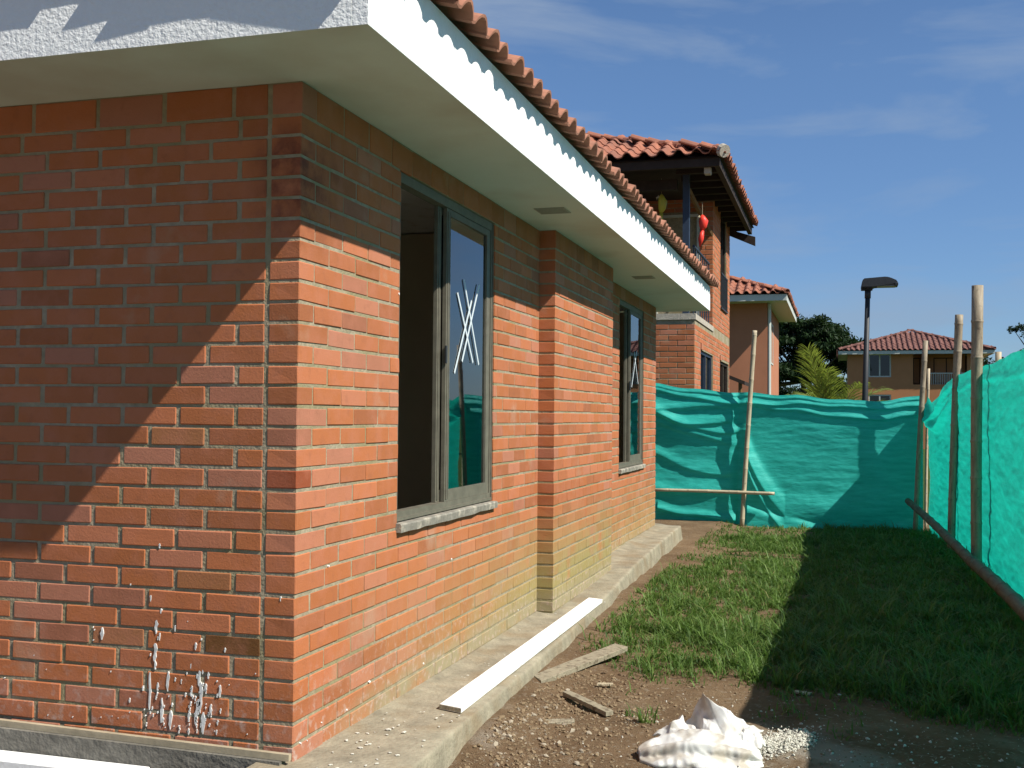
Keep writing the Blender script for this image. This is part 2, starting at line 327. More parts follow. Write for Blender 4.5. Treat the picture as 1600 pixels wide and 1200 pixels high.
# ------------------------------------------------------------------ ground
def gz(x,y):
    h=-.205-.03*max(0,min(1,(y-4)/8))
    if -2<x<5 and -3<y<14:
        h+=.022*noise.noise(Vector((x*1.3,y*1.3,1)))+.012*noise.noise(Vector((x*4,y*4,3)))+.006*noise.noise(Vector((x*11,y*11,5)))
        if x<.75: h+=.05*max(0,min(1,(.75-x)/.3))*(1 if y>1 else max(0,y))   # soil banked against the ledge
    return h
def make_ground():
    xs=np.unique(np.concatenate([np.array([-400,-150,-60,-20,-8,-4,-2]),np.arange(-1.5,.2,.3),np.arange(.2,3.7,.035),np.arange(3.8,5.2,.2),np.array([6,8,14,30,70,160,400])]))
    ys=np.unique(np.concatenate([np.array([-400,-100,-30,-12,-7,-5,-4,-3,-2,-1]),np.arange(-.5,4,.035),np.arange(4,13.2,.07),np.array([14,16,20,30,50,80,130,220,400,800])]))
    V=[(x,y,gz(x,y)) for y in ys for x in xs]; nx=len(xs)
    F=[(j*nx+i,j*nx+i+1,(j+1)*nx+i+1,(j+1)*nx+i) for j in range(len(ys)-1) for i in range(nx-1)]
    o=link('ground',np_mesh('ground',V,F,'ground_soil',smooth=True)); tag(o,'bare brown soil strewn with lime and rubble between house and net',None,None,'structure')
make_ground()

# concrete ledge along the wall
def make_ledge():
    st=[(-2.2,.47,-.07),(.44,.463,-.072),(1.16,.445,-.08),(1.99,.422,-.088),(3.0,.392,-.094),(4.18,.358,-.085),(5.3,.318,-.06),(6.45,.282,-.035),(8.0,.25,-.018),(9.75,.215,-.008)]
    bm=bmesh.new(); rows=[]
    ys=np.linspace(-2.2,9.75,160)
    for y in ys:
        e=np.interp(y,[s[0] for s in st],[s[1] for s in st])+.010*noise.noise(Vector((y*1.7,0,0)))+.0015*noise.noise(Vector((y*12,0,0)))
        z=np.interp(y,[s[0] for s in st],[s[2] for s in st])
        row=[]
        for k,x in enumerate([-.12,-.02,.05,.12,.19,.25,.31]):
            xx=min(x,e-.03); row.append((xx,y,z+.004*noise.noise(Vector((xx*8,y*5,2)))+(.02 if k<1 else .012 if k==1 else 0)))
        row.append((e-.012,y,z+.004*noise.noise(Vector((e*8,y*5,2))))); row.append((e-.004,y,z-.005)); row.append((e,y,z-.014)); row.append((e+.002,y,z-.026)); row.append((e+.012+.008*noise.noise(Vector((y*2.2,3,1))),y,z-.09)); row.append((e+.03,y,z-.25))
        rows.append([bm.verts.new(p) for p in row])
    for A,B in zip(rows,rows[1:]):
        for i in range(len(A)-1): bm.faces.new((A[i],A[i+1],B[i+1],B[i]))
    bm.faces.new(rows[-1]); bm.faces.new(rows[0][::-1])
    bmesh.ops.recalc_face_normals(bm,faces=bm.faces)
    me=bpy.data.meshes.new('concrete_ledge'); bm.to_mesh(me); bm.free(); me.shade_smooth(); 
    o=link('concrete_ledge',me,None,'concrete'); tag(o,'narrow poured concrete ledge running along the foot of the brick house',None,None,'structure')
make_ledge()

# ------------------------------------------------------------------ brick machinery
def brick_mesh(l,d,h,seed):
    """brick box: length on +X from 0, depth d on -Y (face at y=0), height h; slightly worn, bevelled"""
    rs=random.Random(seed); mb=MB(); mb.box((0,0,0),(l,d,h),bev=.0035)
    for v in mb.bm.verts:
        v.co+=Vector((rs.uniform(-1,1)*.0012,rs.uniform(-1,1)*.0008,rs.uniform(-1,1)*.0014))
    return mb.mesh('brick')
BC={}
def bmesh_for(l,d,h):
    key=(round(l,3),round(d,3),round(h,3))
    if key not in BC: BC[key]=[brick_mesh(l,d,h,i*31+int(l*1000)) for i in range(4)]
    return random.choice(BC[key])
class BrickJob:
    def __init__(s): s.items=[]
    def add(s,org,U,W,l,d,h,parent,tint=None):
        """org: front-face lower corner; U along; W inward normal"""
        Mx=Matrix(((U[0],W[0],0,org[0]),(U[1],W[1],0,org[1]),(0,0,1,org[2]),(0,0,0,1)))
        s.items.append((Mx,l,d,h,parent,tint))
    def finish(s,root,limit,joined_name,campos=Vector((2.096,-4.039,1.327))):
        def size(it):
            Mx,l,d,h,_,_=it; c=Mx@Vector((l/2,0,h/2)); v=c-campos; nrm=-(Mx.to_3x3()@Vector((0,1,0))); 
            ang=abs(v.normalized().dot(nrm)); 
            if d>.1 and v.length<8.2 and cam_sees(c): return 9e3
            return (l*max(ang,.12)*h)/v.length_squared*(1 if cam_sees(c) else .02)
        s.items.sort(key=size,reverse=True)
        for it in s.items[:limit]:
            Mx,l,d,h,par,tint=it
            me=bmesh_for(l,d,h)
            if not me.materials: me.materials.append(BR)
            o=bpy.data.objects.new('brick',me); col.objects.link(o); o.parent=par
            # a degree or so of laying error
            o.matrix_world=Mx@Matrix.Translation((random.uniform(-.001,.001),random.uniform(-.0026,.0018),random.uniform(-.0015,.0015)))@Matrix.Rotation(random.gauss(0,.006),4,'Y')@Matrix.Rotation(random.gauss(0,.006),4,'X')@Matrix.Rotation(random.gauss(0,.003),4,'Z')
            if tint: o.color=(*tint,1)
        rest=s.items[limit:]
        if rest:
            its=[];tn=[]
            for Mx,l,d,h,par,tint in rest:
                V,F=tri_of(bmesh_for(l,d,h)); its.append((V,F,Mx@Matrix.Translation((0,random.uniform(-.0022,.0015),0)))); tn.append(random.random())
            join_np(joined_name,its,BRJ,root,tn,kind='stuff')
def cam_sees(c):
    v=c-cam.matrix_world.translation; z=v.dot(cd)
    if z<=0: return False
    x=v.dot(cr)/z*1729; y=v.dot(cu)/z*1729
    return abs(x)<830 and abs(y)<630
CH=.085; JH=.013
# ------------------------------------------------------------------ near house
house=empty('brick_house',(0,0,0),'near single storey brick house with white fascia, aluminium windows and clay roof tiles','house')
L=.2712; Q=.1461; ZT=2.6853; TOPC=30*CH
jobs=BrickJob()
wall_left=wall_near=None
def wall_body(name,boxes):
    mb=MB()
    for a,b in boxes: mb.box(a,b)
    return mb.build(name,'mortar',house)
rcs=.0035
wallL=wall_body('wall',[((-8,rcs,-.25),(-.14,.14,ZT+.05))])
wallL['label']='shaded end wall beside the camera with white paint splashes low down'
W1=(1.066,2.645,.80,2.55)
def long_wall(x,y0,y1,win,startcap):
    b=[]; X0=x-.14; X1=x-rcs
    ya=y0+rcs
    if win:
        wy0,wy1,wz0,wz1=win
        b+=[((X0,ya,-.25),(X1,wy0-rcs,ZT+.05)),((X0,wy1+rcs,-.25),(X1,y1-.004,ZT+.05)),((X0,wy0-rcs,-.25),(X1,wy1+rcs,wz0-.04)),((X0,wy0-rcs,wz1+.004),(X1,wy1+rcs,ZT+.05))]
    else: b+=[((X0,ya,-.25),(X1,y1-rcs,ZT+.05))]
    return wall_body('wall',b)
wall1=long_wall(0,0,3.733+.02,W1,True); wall1['label']='sunlit wall section holding the nearer window'
wall2=long_wall(.12,3.733,5.87,None,True); wall2['label']='wall section that steps out between the two windows'
W2=(7.17,8.66,.80,2.55)
wall3=long_wall(-.07,5.80,9.53,W2,False); wall3['label']='far wall section holding the narrower looking window'
dark={(6,):0}
DARKR=[(2.006,.334,(.42,.55,.45)),(1.206,.483,(.55,.45,.5)),(2.206,.569,(.6,.75,.6)),(1.061,.253,(.62,.8,.85)),(2.367,.494,(.75,.7,.6)),(4.813,1.335,(.6,.55,.5)),(6.253,1.399,(.6,.5,.5)),(4.837,.547,(.7,.7,.6)),(.1,1.06,(.8,.6,.6))]
DARKL=[(-.274,.379,(.33,.42,.30)),(-.791,.398,(.85,1.05,1.15)),(-.35,.62,(.78,.95,1.0)),(-.55,1.24,(.95,1.15,1.25))]
def tint_at(lst,u0,u1,z0,z1):
    for u,z,t in lst:
        if u0<=u<=u1 and z0<=z<=z1: return t
    return None
VJL=.020; VJR=.010
# end wall (face y=0, U runs to -X from the quoin)
for k in range(-1,31):
    z0=k*CH+JH/2; h=CH-JH
    if k==30: z0=TOPC+JH/2; h=ZT-TOPC-JH/2-.004
    first=L if k%2==0 else L/2
    if k==30: first=.62*L
    u=Q; n=0
    while u<7.8:
        l=first if n==0 else (L*1.22 if k==30 else L)
        # U = -X ; org at start, W=+Y. A brick spans u..u+l
        jobs.add((-u-VJL/2-(l-VJL),0,z0),(1,0),(0,1),l-VJL,.07,h,wallL,tint_at(DARKL,-(u+l),-u,z0,z0+h))
        u+=l; n+=1
# long walls: U=+Y, W=-X
def long_bricks(x,y0,y1,par,win,corner_start,corner_end,dk,phase=0,qd=.136):
    for k in range(-1,31):
        z0=k*CH+JH/2; h=CH-JH
        if k==30: z0=TOPC+JH/2; h=ZT-TOPC-JH/2-.004
        off=(L/2 if (k+phase)%2==0 else L)
        edges=[0,off]
        while edges[-1]<y1-y0+L: edges.append(edges[-1]+L)
        for a,b in zip(edges,edges[1:]):
            a+=y0; b+=y0
            segs=[(a,min(b,y1))]
            if win and k<30:
                wy0,wy1,wz0,wz1=win
                if z0+h>wz0-.03 and z0<wz1-.02:
                    ns=[]
                    for s_,e_ in segs:
                        if e_<=wy0 or s_>=wy1: ns.append((s_,e_))
                        else:
                            if s_<wy0: ns.append((s_,wy0+VJR/2))
                            if e_>wy1: ns.append((wy1-VJR/2,e_))
                    segs=ns
            for s_,e_ in segs:
                if e_-s_<.035: continue
                d=.07
                if corner_start and s_==y0: d=qd; ss=s_
                else: ss=s_+VJR/2
                ee=e_-VJR/2 if not (corner_end and e_>=y1-.001) else e_
                if corner_end and e_>=y1-.001: d=qd
                if win and k<30 and (abs(e_-win[0]-VJR/2)<.001 or abs(s_-win[1]+VJR/2)<.001): d=.125
                # org: U=+Y ; face normal +X, W=-X. Matrix handed: build with U=(0,1)->need brick x axis = +Y, y axis = -X
                jobs.add((x,ss,z0),(0,1),(-1,0),ee-ss,d,h,par,tint_at(dk,s_,e_,z0,z0+h))
long_bricks(0,0,3.733,wall1,W1,True,False,DARKR)
long_bricks(.12,3.733,5.87,wall2,None,True,False,DARKR)
long_bricks(-.07,5.87,9.53,wall3,W2,False,True,DARKR,1)
jobs.finish(house,300,'brick')

# interior so the open sash shows a room
mb=MB(); mb.box((-5,.3,-.1),(-.2,9.4,-.06)); mb.build('floor_slab','interior_dark',house)
mb=MB(); mb.box((-3.6,.15,-.06),(-3.5,9.4,2.62)); mb.box((-3.5,3.3,-.06),(-.15,3.4,2.62)); mb.box((-3.5,6.6,-.06),(-.15,6.7,2.62)); mb.box((-3.5,.15,-.06),(-.15,.2,2.62)); mb.box((-3.5,9.41,-.06),(-.22,9.5,2.62))
mb.build('room_partition','interior_wall',house)
mb=MB(); mb.box((-5,.2,2.63),(-.16,9.35,2.67)); mb.build('ceiling','white_paint',house)

# roof slab: soffit + fascia
OX=.5245; OY=-.5316; YE=10.108; FH=.305
mb=MB(); 
s_=mb; s_.box((-9,OY+.0006,ZT),(OX-.0006,YE-.0006,ZT+.03)); soffit=mb.build('soffit','soffit_paint',house)
mb=MB(); mb.box((OX-.06,OY,ZT+.001),(OX,YE,ZT+FH)); mb.build('fascia','white_stucco',house)['label']='long white fascia over the windows'
mb=MB(); mb.box((-9,OY-.001,ZT+.001),(OX-.062,OY+.06,ZT+FH)); mb.build('fascia','white_stucco',house)['label']='rough white fascia above the end wall'
mb=MB(); mb.box((-9,YE-.06,ZT+.001),(OX-.062,YE,ZT+FH)); mb.build('fascia','white_stucco',house)
for c in ((.285,2.99,.205,.2),(.28,6.57,.2,.2)):
    cx,cy,a,b=c; mb=MB()
    mb.box((cx-a/2,cy-b/2,ZT-.005),(cx+a/2,cy+b/2,ZT-.0005)); v=mb.build('soffit_vent','vent_grey',house)
    mb=MB()
    for i in range(7): mb.box((cx-a/2+.012,cy-b/2+.016+i*.025,ZT-.009),(cx+a/2-.012,cy-b/2+.028+i*.025,ZT-.0055))
    mb.build('louvre','vent_grey',v)

# ---- clay tiles
def tile_mesh(name,w,l,amp,th,seg=8,m='terracotta',taper=.0,flat=.25):
    """S-profile tile; x across [0,w], y up-slope [0,l], open end at y=0"""
    def prof(u):
        if u<flat: return 0+.10*amp*math.sin(math.pi*u/flat)*-1
        t=(u-flat)/(1-flat); return amp*math.sin(math.pi*t)**.85
    bm=bmesh.new(); rows=[]
    for y in (0,l):
        top=[];bot=[]
        for i in range(seg+1):
            u=i/seg; z=prof(u); top.append(bm.verts.new((u*w*1.04,y,z+th+(-.012 if y else 0)))); bot.append(bm.verts.new((u*w*1.04,y,z+(-.012 if y else 0))))
        rows.append((top,bot))
    (t0,b0),(t1,b1)=rows
    for i in range(seg):
        bm.faces.new((t0[i],t0[i+1],t1[i+1],t1[i])); bm.faces.new((b0[i+1],b0[i],b1[i],b1[i+1])); bm.faces.new((t0[i+1],t0[i],b0[i],b0[i+1]))
    bm.faces.new((t0[0],t1[0],b1[0],b0[0])); bm.faces.new((t0[seg],b0[seg],b1[seg],t1[seg]))
    bmesh.ops.recalc_face_normals(bm,faces=bm.faces)
    me=bpy.data.meshes.new(name); bm.to_mesh(me); bm.free(); me.materials.append(MATS[m]); return me
def roof_face(root,P,A,Uh,ncols,pitch,rowlen,nrows,slope,tm,single_rows=0,hipL=False,hipR=False,maxsingle=300,first=0,name='roof_tile'):
    """P: eave start corner, A: along-eave unit, Uh: horizontal up-slope unit"""
    A=Vector(A); Uh=Vector(Uh); up=(Uh*math.cos(slope)+Vector((0,0,1))*math.sin(slope)); nrm=A.cross(up); 
    if nrm.z<0: nrm=-nrm
    V,F=tri_of(tm); items=[];cnt=0
    for r in range(nrows):
        back=r*rowlen*math.cos(slope)
        for c in range(ncols):
            s0=c*pitch
            if hipL and s0+pitch*.5<back: continue
            if hipR and s0+pitch*.5>ncols*pitch-back: continue
            o=Vector(P)+A*s0+up*(r*rowlen)+nrm*(r*.004)
            Mx=Matrix(((A.x,up.x,nrm.x,o.x),(A.y,up.y,nrm.y,o.y),(A.z,up.z,nrm.z,o.z),(0,0,0,1)))
            Mx=Mx@Matrix.Rotation(random.gauss(0,.020),4,'Z')@Matrix.Rotation(random.gauss(0,.012),4,'X')@Matrix.Translation((random.gauss(0,.003),random.gauss(0,.009),random.uniform(0,.003)))
            if r<single_rows and cnt<maxsingle:
                ob=bpy.data.objects.new(name,tm); col.objects.link(ob); ob.parent=root; ob.matrix_world=Mx; cnt+=1
            else: items.append((V,F,Mx))
    return items
roof=MB(); # dark underlayment of the near roof
tl=tile_mesh('roof_tile',.19,.42,.055,.014,8)
items=[]
items+=roof_face(house,(OX+.085,OY-.085,ZT+FH+.0),(0,1,0),(-1,0,0),57,.19,.37,9,R(17),tl,1,hipL=True)
items+=roof_face(house,(OX+.085,OY-.058,ZT+FH+.0),(-1,0,0),(0,1,0),44,.19,.37,9,R(17),tl,1,hipL=True,maxsingle=12)
join_np('roof_tile',items,'terracotta',house,kind='stuff')
mb=MB(); z0=ZT+FH-.008; hh=3.2*math.tan(R(17))
mb.hexa([(-9,OY+.0,z0-.02),(OX-.0,OY+.0,z0-.02),(OX-.0,YE,z0-.02),(-9,YE,z0-.02),(-9,OY+3.2,z0+hh),(OX-3.2,OY+3.2,z0+hh),(OX-3.2,YE-.0,z0+hh),(-9,YE,z0+hh)])
mb.build('roof_deck','cement_cap',house)

# ---- windows
def window(wy0,wy1,wz0,wz1,x,label,tape):
    fr=MB(); t=.035; d=.06; xa=x-.015-d; xb=x-.015
    fr.box((xa,wy0,wz1-.05),(xb,wy1,wz1)); fr.box((xa,wy0,wz0),(xb,wy1,wz0+.045)); fr.box((xa,wy0,wz0+.045),(xb,wy0+t,wz1-.05)); fr.box((xa,wy1-t,wz0+.045),(xb,wy1,wz1-.05))
    fr.box((xb,wy1-.012,wz0+.01),(xb+.006,wy1-.002,wz1-.01)); fr.box((xb,wy0+.01,wz0),(xb+.01,wy1-.01,wz0+.016))
    w_=fr.build('window','frame_bronze',house); w_['label']=label
    mid=(wy0+wy1)/2-.09
    def sash(y0,y1,xc,st):
        s=MB(); s.box((xc-.011,y0,wz0+.046),(xc+.011,y0+st,wz1-.052)); s.box((xc-.011,y1-st,wz0+.046),(xc+.011,y1,wz1-.052)); s.box((xc-.011,y0+st,wz1-.09),(xc+.011,y1-st,wz1-.052)); s.box((xc-.011,y0+st,wz0+.046),(xc+.011,y1-st,wz0+.112))
        s.box((xc+.011,y0+st*.25,wz0+.06),(xc+.016,y0+st*.5,wz1-.07)); s.box((xc+.011,y0+st*.72,wz0+.06),(xc+.014,y0+st*.82,wz1-.07))
        o=s.build('window_sash','frame_bronze',w_)
        g=MB(); g.box((xc-.003,y0+st-.004,wz0+.108),(xc+.003,y1-st+.004,wz1-.086)); pn=g.build('pane','window_glass',w_); cy_=(y0+y1)/2; pn.matrix_basis=Matrix.Translation((xc,cy_,0))@Matrix.Rotation(R(.7),4,'Z')@Matrix.Translation((-xc,-cy_,0))
    sash(mid+.035,wy1-t-.001,x-.032,.066); sash(mid-.03,wy1-t-.05,x-.062,.06)
    lk=MB(); lk.box((x-.021,mid+.015,1.62),(x-.008,mid+.033,1.72),.002); lk.build('latch','lamp_black',w_)
    if tape:
        for (a,b) in tape:
            a=Vector(a);b=Vector(b); dv=(b-a).normalized(); pr=Vector((-dv.y,dv.x))*.0085; m_=MB(); X0=x-.0225; X1=X0+.0012+random.random()*.0006
            pts=[a+pr,a-pr,b-pr,b+pr]; m_.hexa([(X0,p.x,p.y) for p in pts]+[(X1,p.x,p.y) for p in pts]); m_.build('tape_strip','tape_white',w_)
    sl_=MB(); 
    n=14; top=[];bt=[]
    y0=wy0-.015;y1=wy1+.012
    V=[]
    for i in range(n+1):
        y=y0+(y1-y0)*i/n; e=x+.028+random.uniform(-.004,.005); zt_=wz0-.001+random.uniform(-.002,.0)
        V.append([sl_.bm.verts.new(p) for p in ((x-.10,y,zt_),(e-.006,y,zt_-.006),(e,y,zt_-.014),(e-.002,y,wz0-.05+random.uniform(-.004,.003)),(x-.10,y,wz0-.045))])
    for A,B in zip(V,V[1:]):
        for i in range(5): sl_.bm.faces.new((A[i],A[(i+1)%5],B[(i+1)%5],B[i]))
    sl_.bm.faces.new(V[0][::-1]); sl_.bm.faces.new(V[-1]); sl_.build('window_sill','sill_stone',w_)
window(*W1,0,'nearer sliding window with white tape crossed on its glass',[((2.106,2.129),(2.397,1.641)),((1.995,2.038),(2.286,1.648)),((2.395,2.133),(2.086,1.645)),((2.251,2.019),(1.954,1.572))])
window(*W2,-.07,'farther sliding window',[((8.148,2.056),(8.404,1.707)),((8.31,2.08),(8.002,1.659))])

# paint splashes on the end wall
def splashes():
    D=[(-.663,.088,.247),(-.625,.17,.207),(-.577,.172,.256),(-.605,.04,.145),(-.562,.017,.096),(-.464,.159,.206),(-.429,.205,.271),(-.422,.095,.225),(-.439,.041,.146),(-.408,.011,.102),(-.333,.167,.219),(-.344,.166,.182),(-.387,.238,.27),(-.637,.405,.464),(-.641,.288,.368),(-.62,.38,.412),(-.547,.422,.448),(-.449,.352,.383),(-.312,.351,.371),(-.063,.573,.593),(-.616,.492,.513),(-.667,.539,.566),(-.628,.762,.784),(-.902,.364,.418),(-.474,.056,.098),(-.398,.183,.219),(-.513,.208,.229),(-.373,.086,.138),(-.639,.257,.294),(-.518,.016,.026)]
    for i in range(70):
        D.append((random.choice((-.63,-.45,-.42,-.41))+random.gauss(0,.055),0,0)); z=abs(random.gauss(0,.16)); h=random.uniform(.004,.022); D[-1]=(D[-1][0],z,z+h)
    for i in range(24):
        x=random.uniform(-1.4,-.02); z=abs(random.gauss(0,.2))+.01; D.append((x,z,z+random.uniform(.003,.008)))
    bm=bmesh.new()
    for i,(x,a,b) in enumerate(D):
        h=b-a; wd=max(.0016,min(.0065,h*.065+.0015))*random.uniform(.7,1.3); n=14; ring=[]
        for k in range(n):
            t=2*math.pi*k/n; zz=math.sin(t); wv=wd*(1+.25*zz)*(1+random.uniform(-.6,.6)); ring.append((x+math.cos(t)*wv+.25*wd*math.sin(zz*3),(a+b)/2+zz*h/2))
        f0=[bm.verts.new((p[0],.004,p[1])) for p in ring]; f1=[bm.verts.new((p[0],-.0032,p[1])) for p in ring]
        bm.faces.new(f1); 
        for k in range(n): bm.faces.new((f0[k],f0[(k+1)%n],f1[(k+1)%n],f1[k]))
    bmesh.ops.recalc_face_normals(bm,faces=bm.faces)
    me=bpy.data.meshes.new('paint_splash'); bm.to_mesh(me); bm.free(); o=link('paint_splash',me,house,'splash_paint'); o['kind']='stuff'
splashes()
# small white specks on the sunny wall
def specks():
    bm=bmesh.new()
    for (y,z) in [(1.05,1.93),(.25,.03),(.12,-.01),(1.87,.52),(.5,.02),(.3,.68),(1.07,.78),(2.66,.76)]+[(random.uniform(0,3.6),abs(random.gauss(0,.12))-.02) for _ in range(5)]:
        s=random.uniform(.003,.008); r=[(y+math.cos(t)*s*random.uniform(.5,1.2),z+math.sin(t)*s*random.uniform(.6,1.3)) for t in np.linspace(0,2*math.pi,7)[:-1]]
        f1=[bm.verts.new((.0045,p[0],p[1])) for p in r]; f0=[bm.verts.new((-.004,p[0],p[1])) for p in r]; bm.faces.new(f1)
        for k in range(6): bm.faces.new((f0[k],f0[(k+1)%6],f1[(k+1)%6],f1[k]))
    bmesh.ops.recalc_face_normals(bm,faces=bm.faces); me=bpy.data.meshes.new('paint_fleck'); bm.to_mesh(me); bm.free(); o=link('paint_fleck',me,house,'white_paint'); o['kind']='stuff'
specks()
# footing under the end wall, batten and painted board on it
mb=MB(); mb.hexa([(-8,-.075,-.3),(-.02,-.075,-.3),(-.02,.006,-.3),(-8,.006,-.3),(-8,-.075,.07),(-.02,-.075,-.045),(-.02,.006,-.045),(-8,.006,.07)]); mb.build('footing','concrete_dark',house)
mb=MB(); pts=[(-8+i*.4,-.045+.003*math.sin(i*1.7),-.004+.002*math.sin(i*2.3)) for i in range(21)]; mb.hexa([(-8,-.056,.071),(.012,-.056,-.044),(.012,-.034,-.044),(-8,-.034,.071),(-8,-.056,.097),(.012,-.056,-.018),(.012,-.034,-.018),(-8,-.034,.097)]); tag(mb.build('wood_batten','batten_wood'),'thin pale wooden batten lying along the foot of the end wall','batten')
mb=MB(); mb.box((-8,-.20,-.24),(-.60,-.08,-.115),.004); tag(mb.build('painted_board','white_paint'),'white painted board on the ground under the end wall, at the lower left edge','board')

# ------------------------------------------------------------------ house 2 (two storeys, covered balcony)
h2=empty('brick_house',(-.03,13.04,-.2),'two storey brick house behind the green net with a dark timbered balcony roof','house')
def rel(root): return Matrix.Translation(-root.location)
def reparent(o,root): o.matrix_parent_inverse=Matrix.Translation(-Vector(root.location)); return o
def B2(name,m,boxes,root,bev=0,par=None):
    mb=MB()
    for b in boxes: mb.box(b[0],b[1],bev)
    o=mb.build(name,m,par or root); 
    if par is None: reparent(o,root)
    return o
X0=-.03
w2=B2('wall','mortar',[((-7,13.04+rcs,-.3),(X0-rcs,13.2,2.84)),((-.2,13.2,-.3),(X0-rcs,13.80,2.84)),((-.2,13.8,2.42),(X0-rcs,15.6,2.84)),((-.2,15.6,-.3),(X0-rcs,16.78,2.84)),((-.2,16.78,2.4),(X0-rcs,18.5,2.84)),((-.2,18.5,-.3),(X0-rcs,18.62,2.84)),
  ((-7,15.56+rcs,2.84),(X0-rcs,15.72,5.3)),((-.2,15.72,2.84),(X0-rcs,16.82,5.3)),((-.2,16.82,2.84),(X0-rcs,17.95,3.45)),((-.2,17.95,2.84),(X0-rcs,18.62,5.3)),((-7,18.5,-.3),(-.2,18.62,5.3))],h2)
w2['label']='lower walls and upper walls in red brick'
B2('parapet_cap','cement_cap',[((-7,13.02,2.842),(X0+.015,13.21,2.935)),((-.2,13.212,2.842),(X0+.0145,15.55,2.93))],h2)
B2('balcony_floor','concrete',[((-7,13.2,2.6),(-.2,15.55,2.7))],h2)
B2('inner_partition','dark_wood',[((-2.2,13.5,-.2),(-1.2,18.4,5.1))],h2)
jb=BrickJob()
def bricks_plane(job,org,U,W,length,z0,z1,par,holes=(),L_=.2712,phase=0):
    k0=int(round((z0)/CH)); k=0
    z=z0
    while z+CH<=z1+.01:
        off=L_ if (k+phase)%2 else L_/2; e=[0,off]
        while e[-1]<length: e.append(e[-1]+L_)
        for a,b in zip(e,e[1:]):
            b=min(b,length)
            sg=[(a,b)]
            for (h0,h1,hz0,hz1) in holes:
                if z+CH*.6>hz0 and z+CH*.4<hz1:
                    n_=[]
                    for s,t_ in sg:
                        if t_<=h0 or s>=h1: n_.append((s,t_)); continue
                        if s<h0: n_.append((s,h0))
                        if t_>h1: n_.append((h1,t_))
                    sg=n_
            for s,t_ in sg:
                if t_-s<.05: continue
                job.add((org[0]+U[0]*(s+.005),org[1]+U[1]*(s+.005),z+JH/2),U,W,t_-s-.01,.06,CH-JH,par)
        z+=CH; k+=1
w2m=w2
# front wall: U toward -X would flip handedness; start at left end and run +X
bricks_plane(jb,(X0-11*L,13.04),(1,0),(0,1),11*L-.0,1.0*0-.2+.0,2.84,w2m)
bricks_plane(jb,(X0,13.04),(0,1),(-1,0),5.58,-.2,2.84,w2m,[(.76,2.56,-.3,2.42),(3.74,5.46,-.3,2.4)],phase=1)
bricks_plane(jb,(X0,15.56),(0,1),(-1,0),3.06,2.93,5.3,w2m,[(1.26,2.39,3.45,5.4)],phase=1)
bricks_plane(jb,(X0-11*L,15.56),(1,0),(0,1),11*L,2.93,5.3,w2m,[(11*L-1.02-0,11*L-.02-.22,2.9,4.95)])
for it in range(len(jb.items)):
    pass
def finish_far(job,root,par,limit,nm):
    # keep matrices in world space under moved parents
    before=set(o.name for o in col.objects)
    job.finish(root,limit,nm)
    for o in col.objects:
        if o.name not in before and o.parent is not None:
            p=o.parent
            rt=root
            if p==root: o.matrix_parent_inverse=Matrix.Translation(-Vector(root.location))
finish_far(jb,h2,w2m,220,'brick')
# ground floor openings and upper window
def far_window(root,face,x,y0,y1,z0,z1,m='blue_steel',g='far_glass',mull=1,frame=.05,label=None):
    mb=MB(); f=frame
    if face=='x':   # wall facing +X
        bx=lambda a,b,c,d,e=0: mb.box((x-.09,a,c),(x-.03+e,b,d))
        bx(y0,y0+f,z0,z1); bx(y1-f,y1,z0,z1); bx(y0+f,y1-f,z1-f,z1); bx(y0+f,y1-f,z0,z0+f)
        for i in range(1,mull+1): c=y0+(y1-y0)*i/(mull+1); bx(c-f/2,c+f/2,z0+f,z1-f,.002)
        o=mb.build('window',m,root); gm=MB(); gm.box((x-.075,y0+f,z0+f),(x-.065,y1-f,z1-f))
    else:           # wall facing -Y, x plays y plane
        bx=lambda a,b,c,d,e=0: mb.box((a,x+.03-e,c),(b,x+.09,d))
        bx(y0,y0+f,z0,z1); bx(y1-f,y1,z0,z1); bx(y0+f,y1-f,z1-f,z1); bx(y0+f,y1-f,z0,z0+f)
        for i in range(1,mull+1): c=y0+(y1-y0)*i/(mull+1); bx(c-f/2,c+f/2,z0+f,z1-f,.002)
        o=mb.build('window',m,root); gm=MB(); gm.box((y0+f,x+.065,z0+f),(y1-f,x+.075,z1-f))
    reparent(o,root); gm.build('pane',g,o)
    if label: o['label']=label
    return o
far_window(h2,'x',X0,13.80,15.6,.9,2.42,'blue_steel',mull=1); far_window(h2,'x',X0,16.78,18.5,.9,2.40,'dark_wood',mull=1)
B2('wall','peach_brick_far',[((-.15,13.8,-.3),(X0-.02,15.6,.9)),((-.15,16.78,-.3),(X0-.02,18.5,.9))],h2)
far_window(h2,'x',X0,16.82,17.95,3.45,5.2,'dark_wood',mull=1)
mb=MB()
for i in range(9): y=16.84+i*.137; mb.box((X0+.01,y-.008,3.4),(X0+.026,y+.008,4.02))
mb.box((X0+.008,16.80,4.02),(X0+.03,17.97,4.05)); mb.box((X0+.008,16.80,3.37),(X0+.03,17.97,3.4)); reparent(mb.build('window_grille','lamp_black',h2),h2)
far_window(h2,'y',15.56-.06,X0-1.02,X0-.24,2.94,4.93,'white_frame',mull=0,frame=.045,label='tall white framed balcony door with grey glass')
B2('lintel','peach_brick_far',[((X0-.02,13.76,2.425),(X0+.02,14.0,2.53)),((X0-.02,16.72,2.405),(X0+.02,16.95,2.5))],h2)
B2('balcony_post','blue_steel',[((-.25,13.22,2.936),(-.15,13.32,5.16))],h2)
mb=MB(); 
for (a,b,r) in (((-.10,13.4,4.03),(-.10,15.5,4.03),.022),((-.10,13.4,3.55),(-.10,15.5,3.55),.012)): mb.tube([a,b],r,8)
for i in range(8): y=13.4+i*.3; mb.tube([(-.1,y,2.93),(-.1,y,4.03)],.01,6)
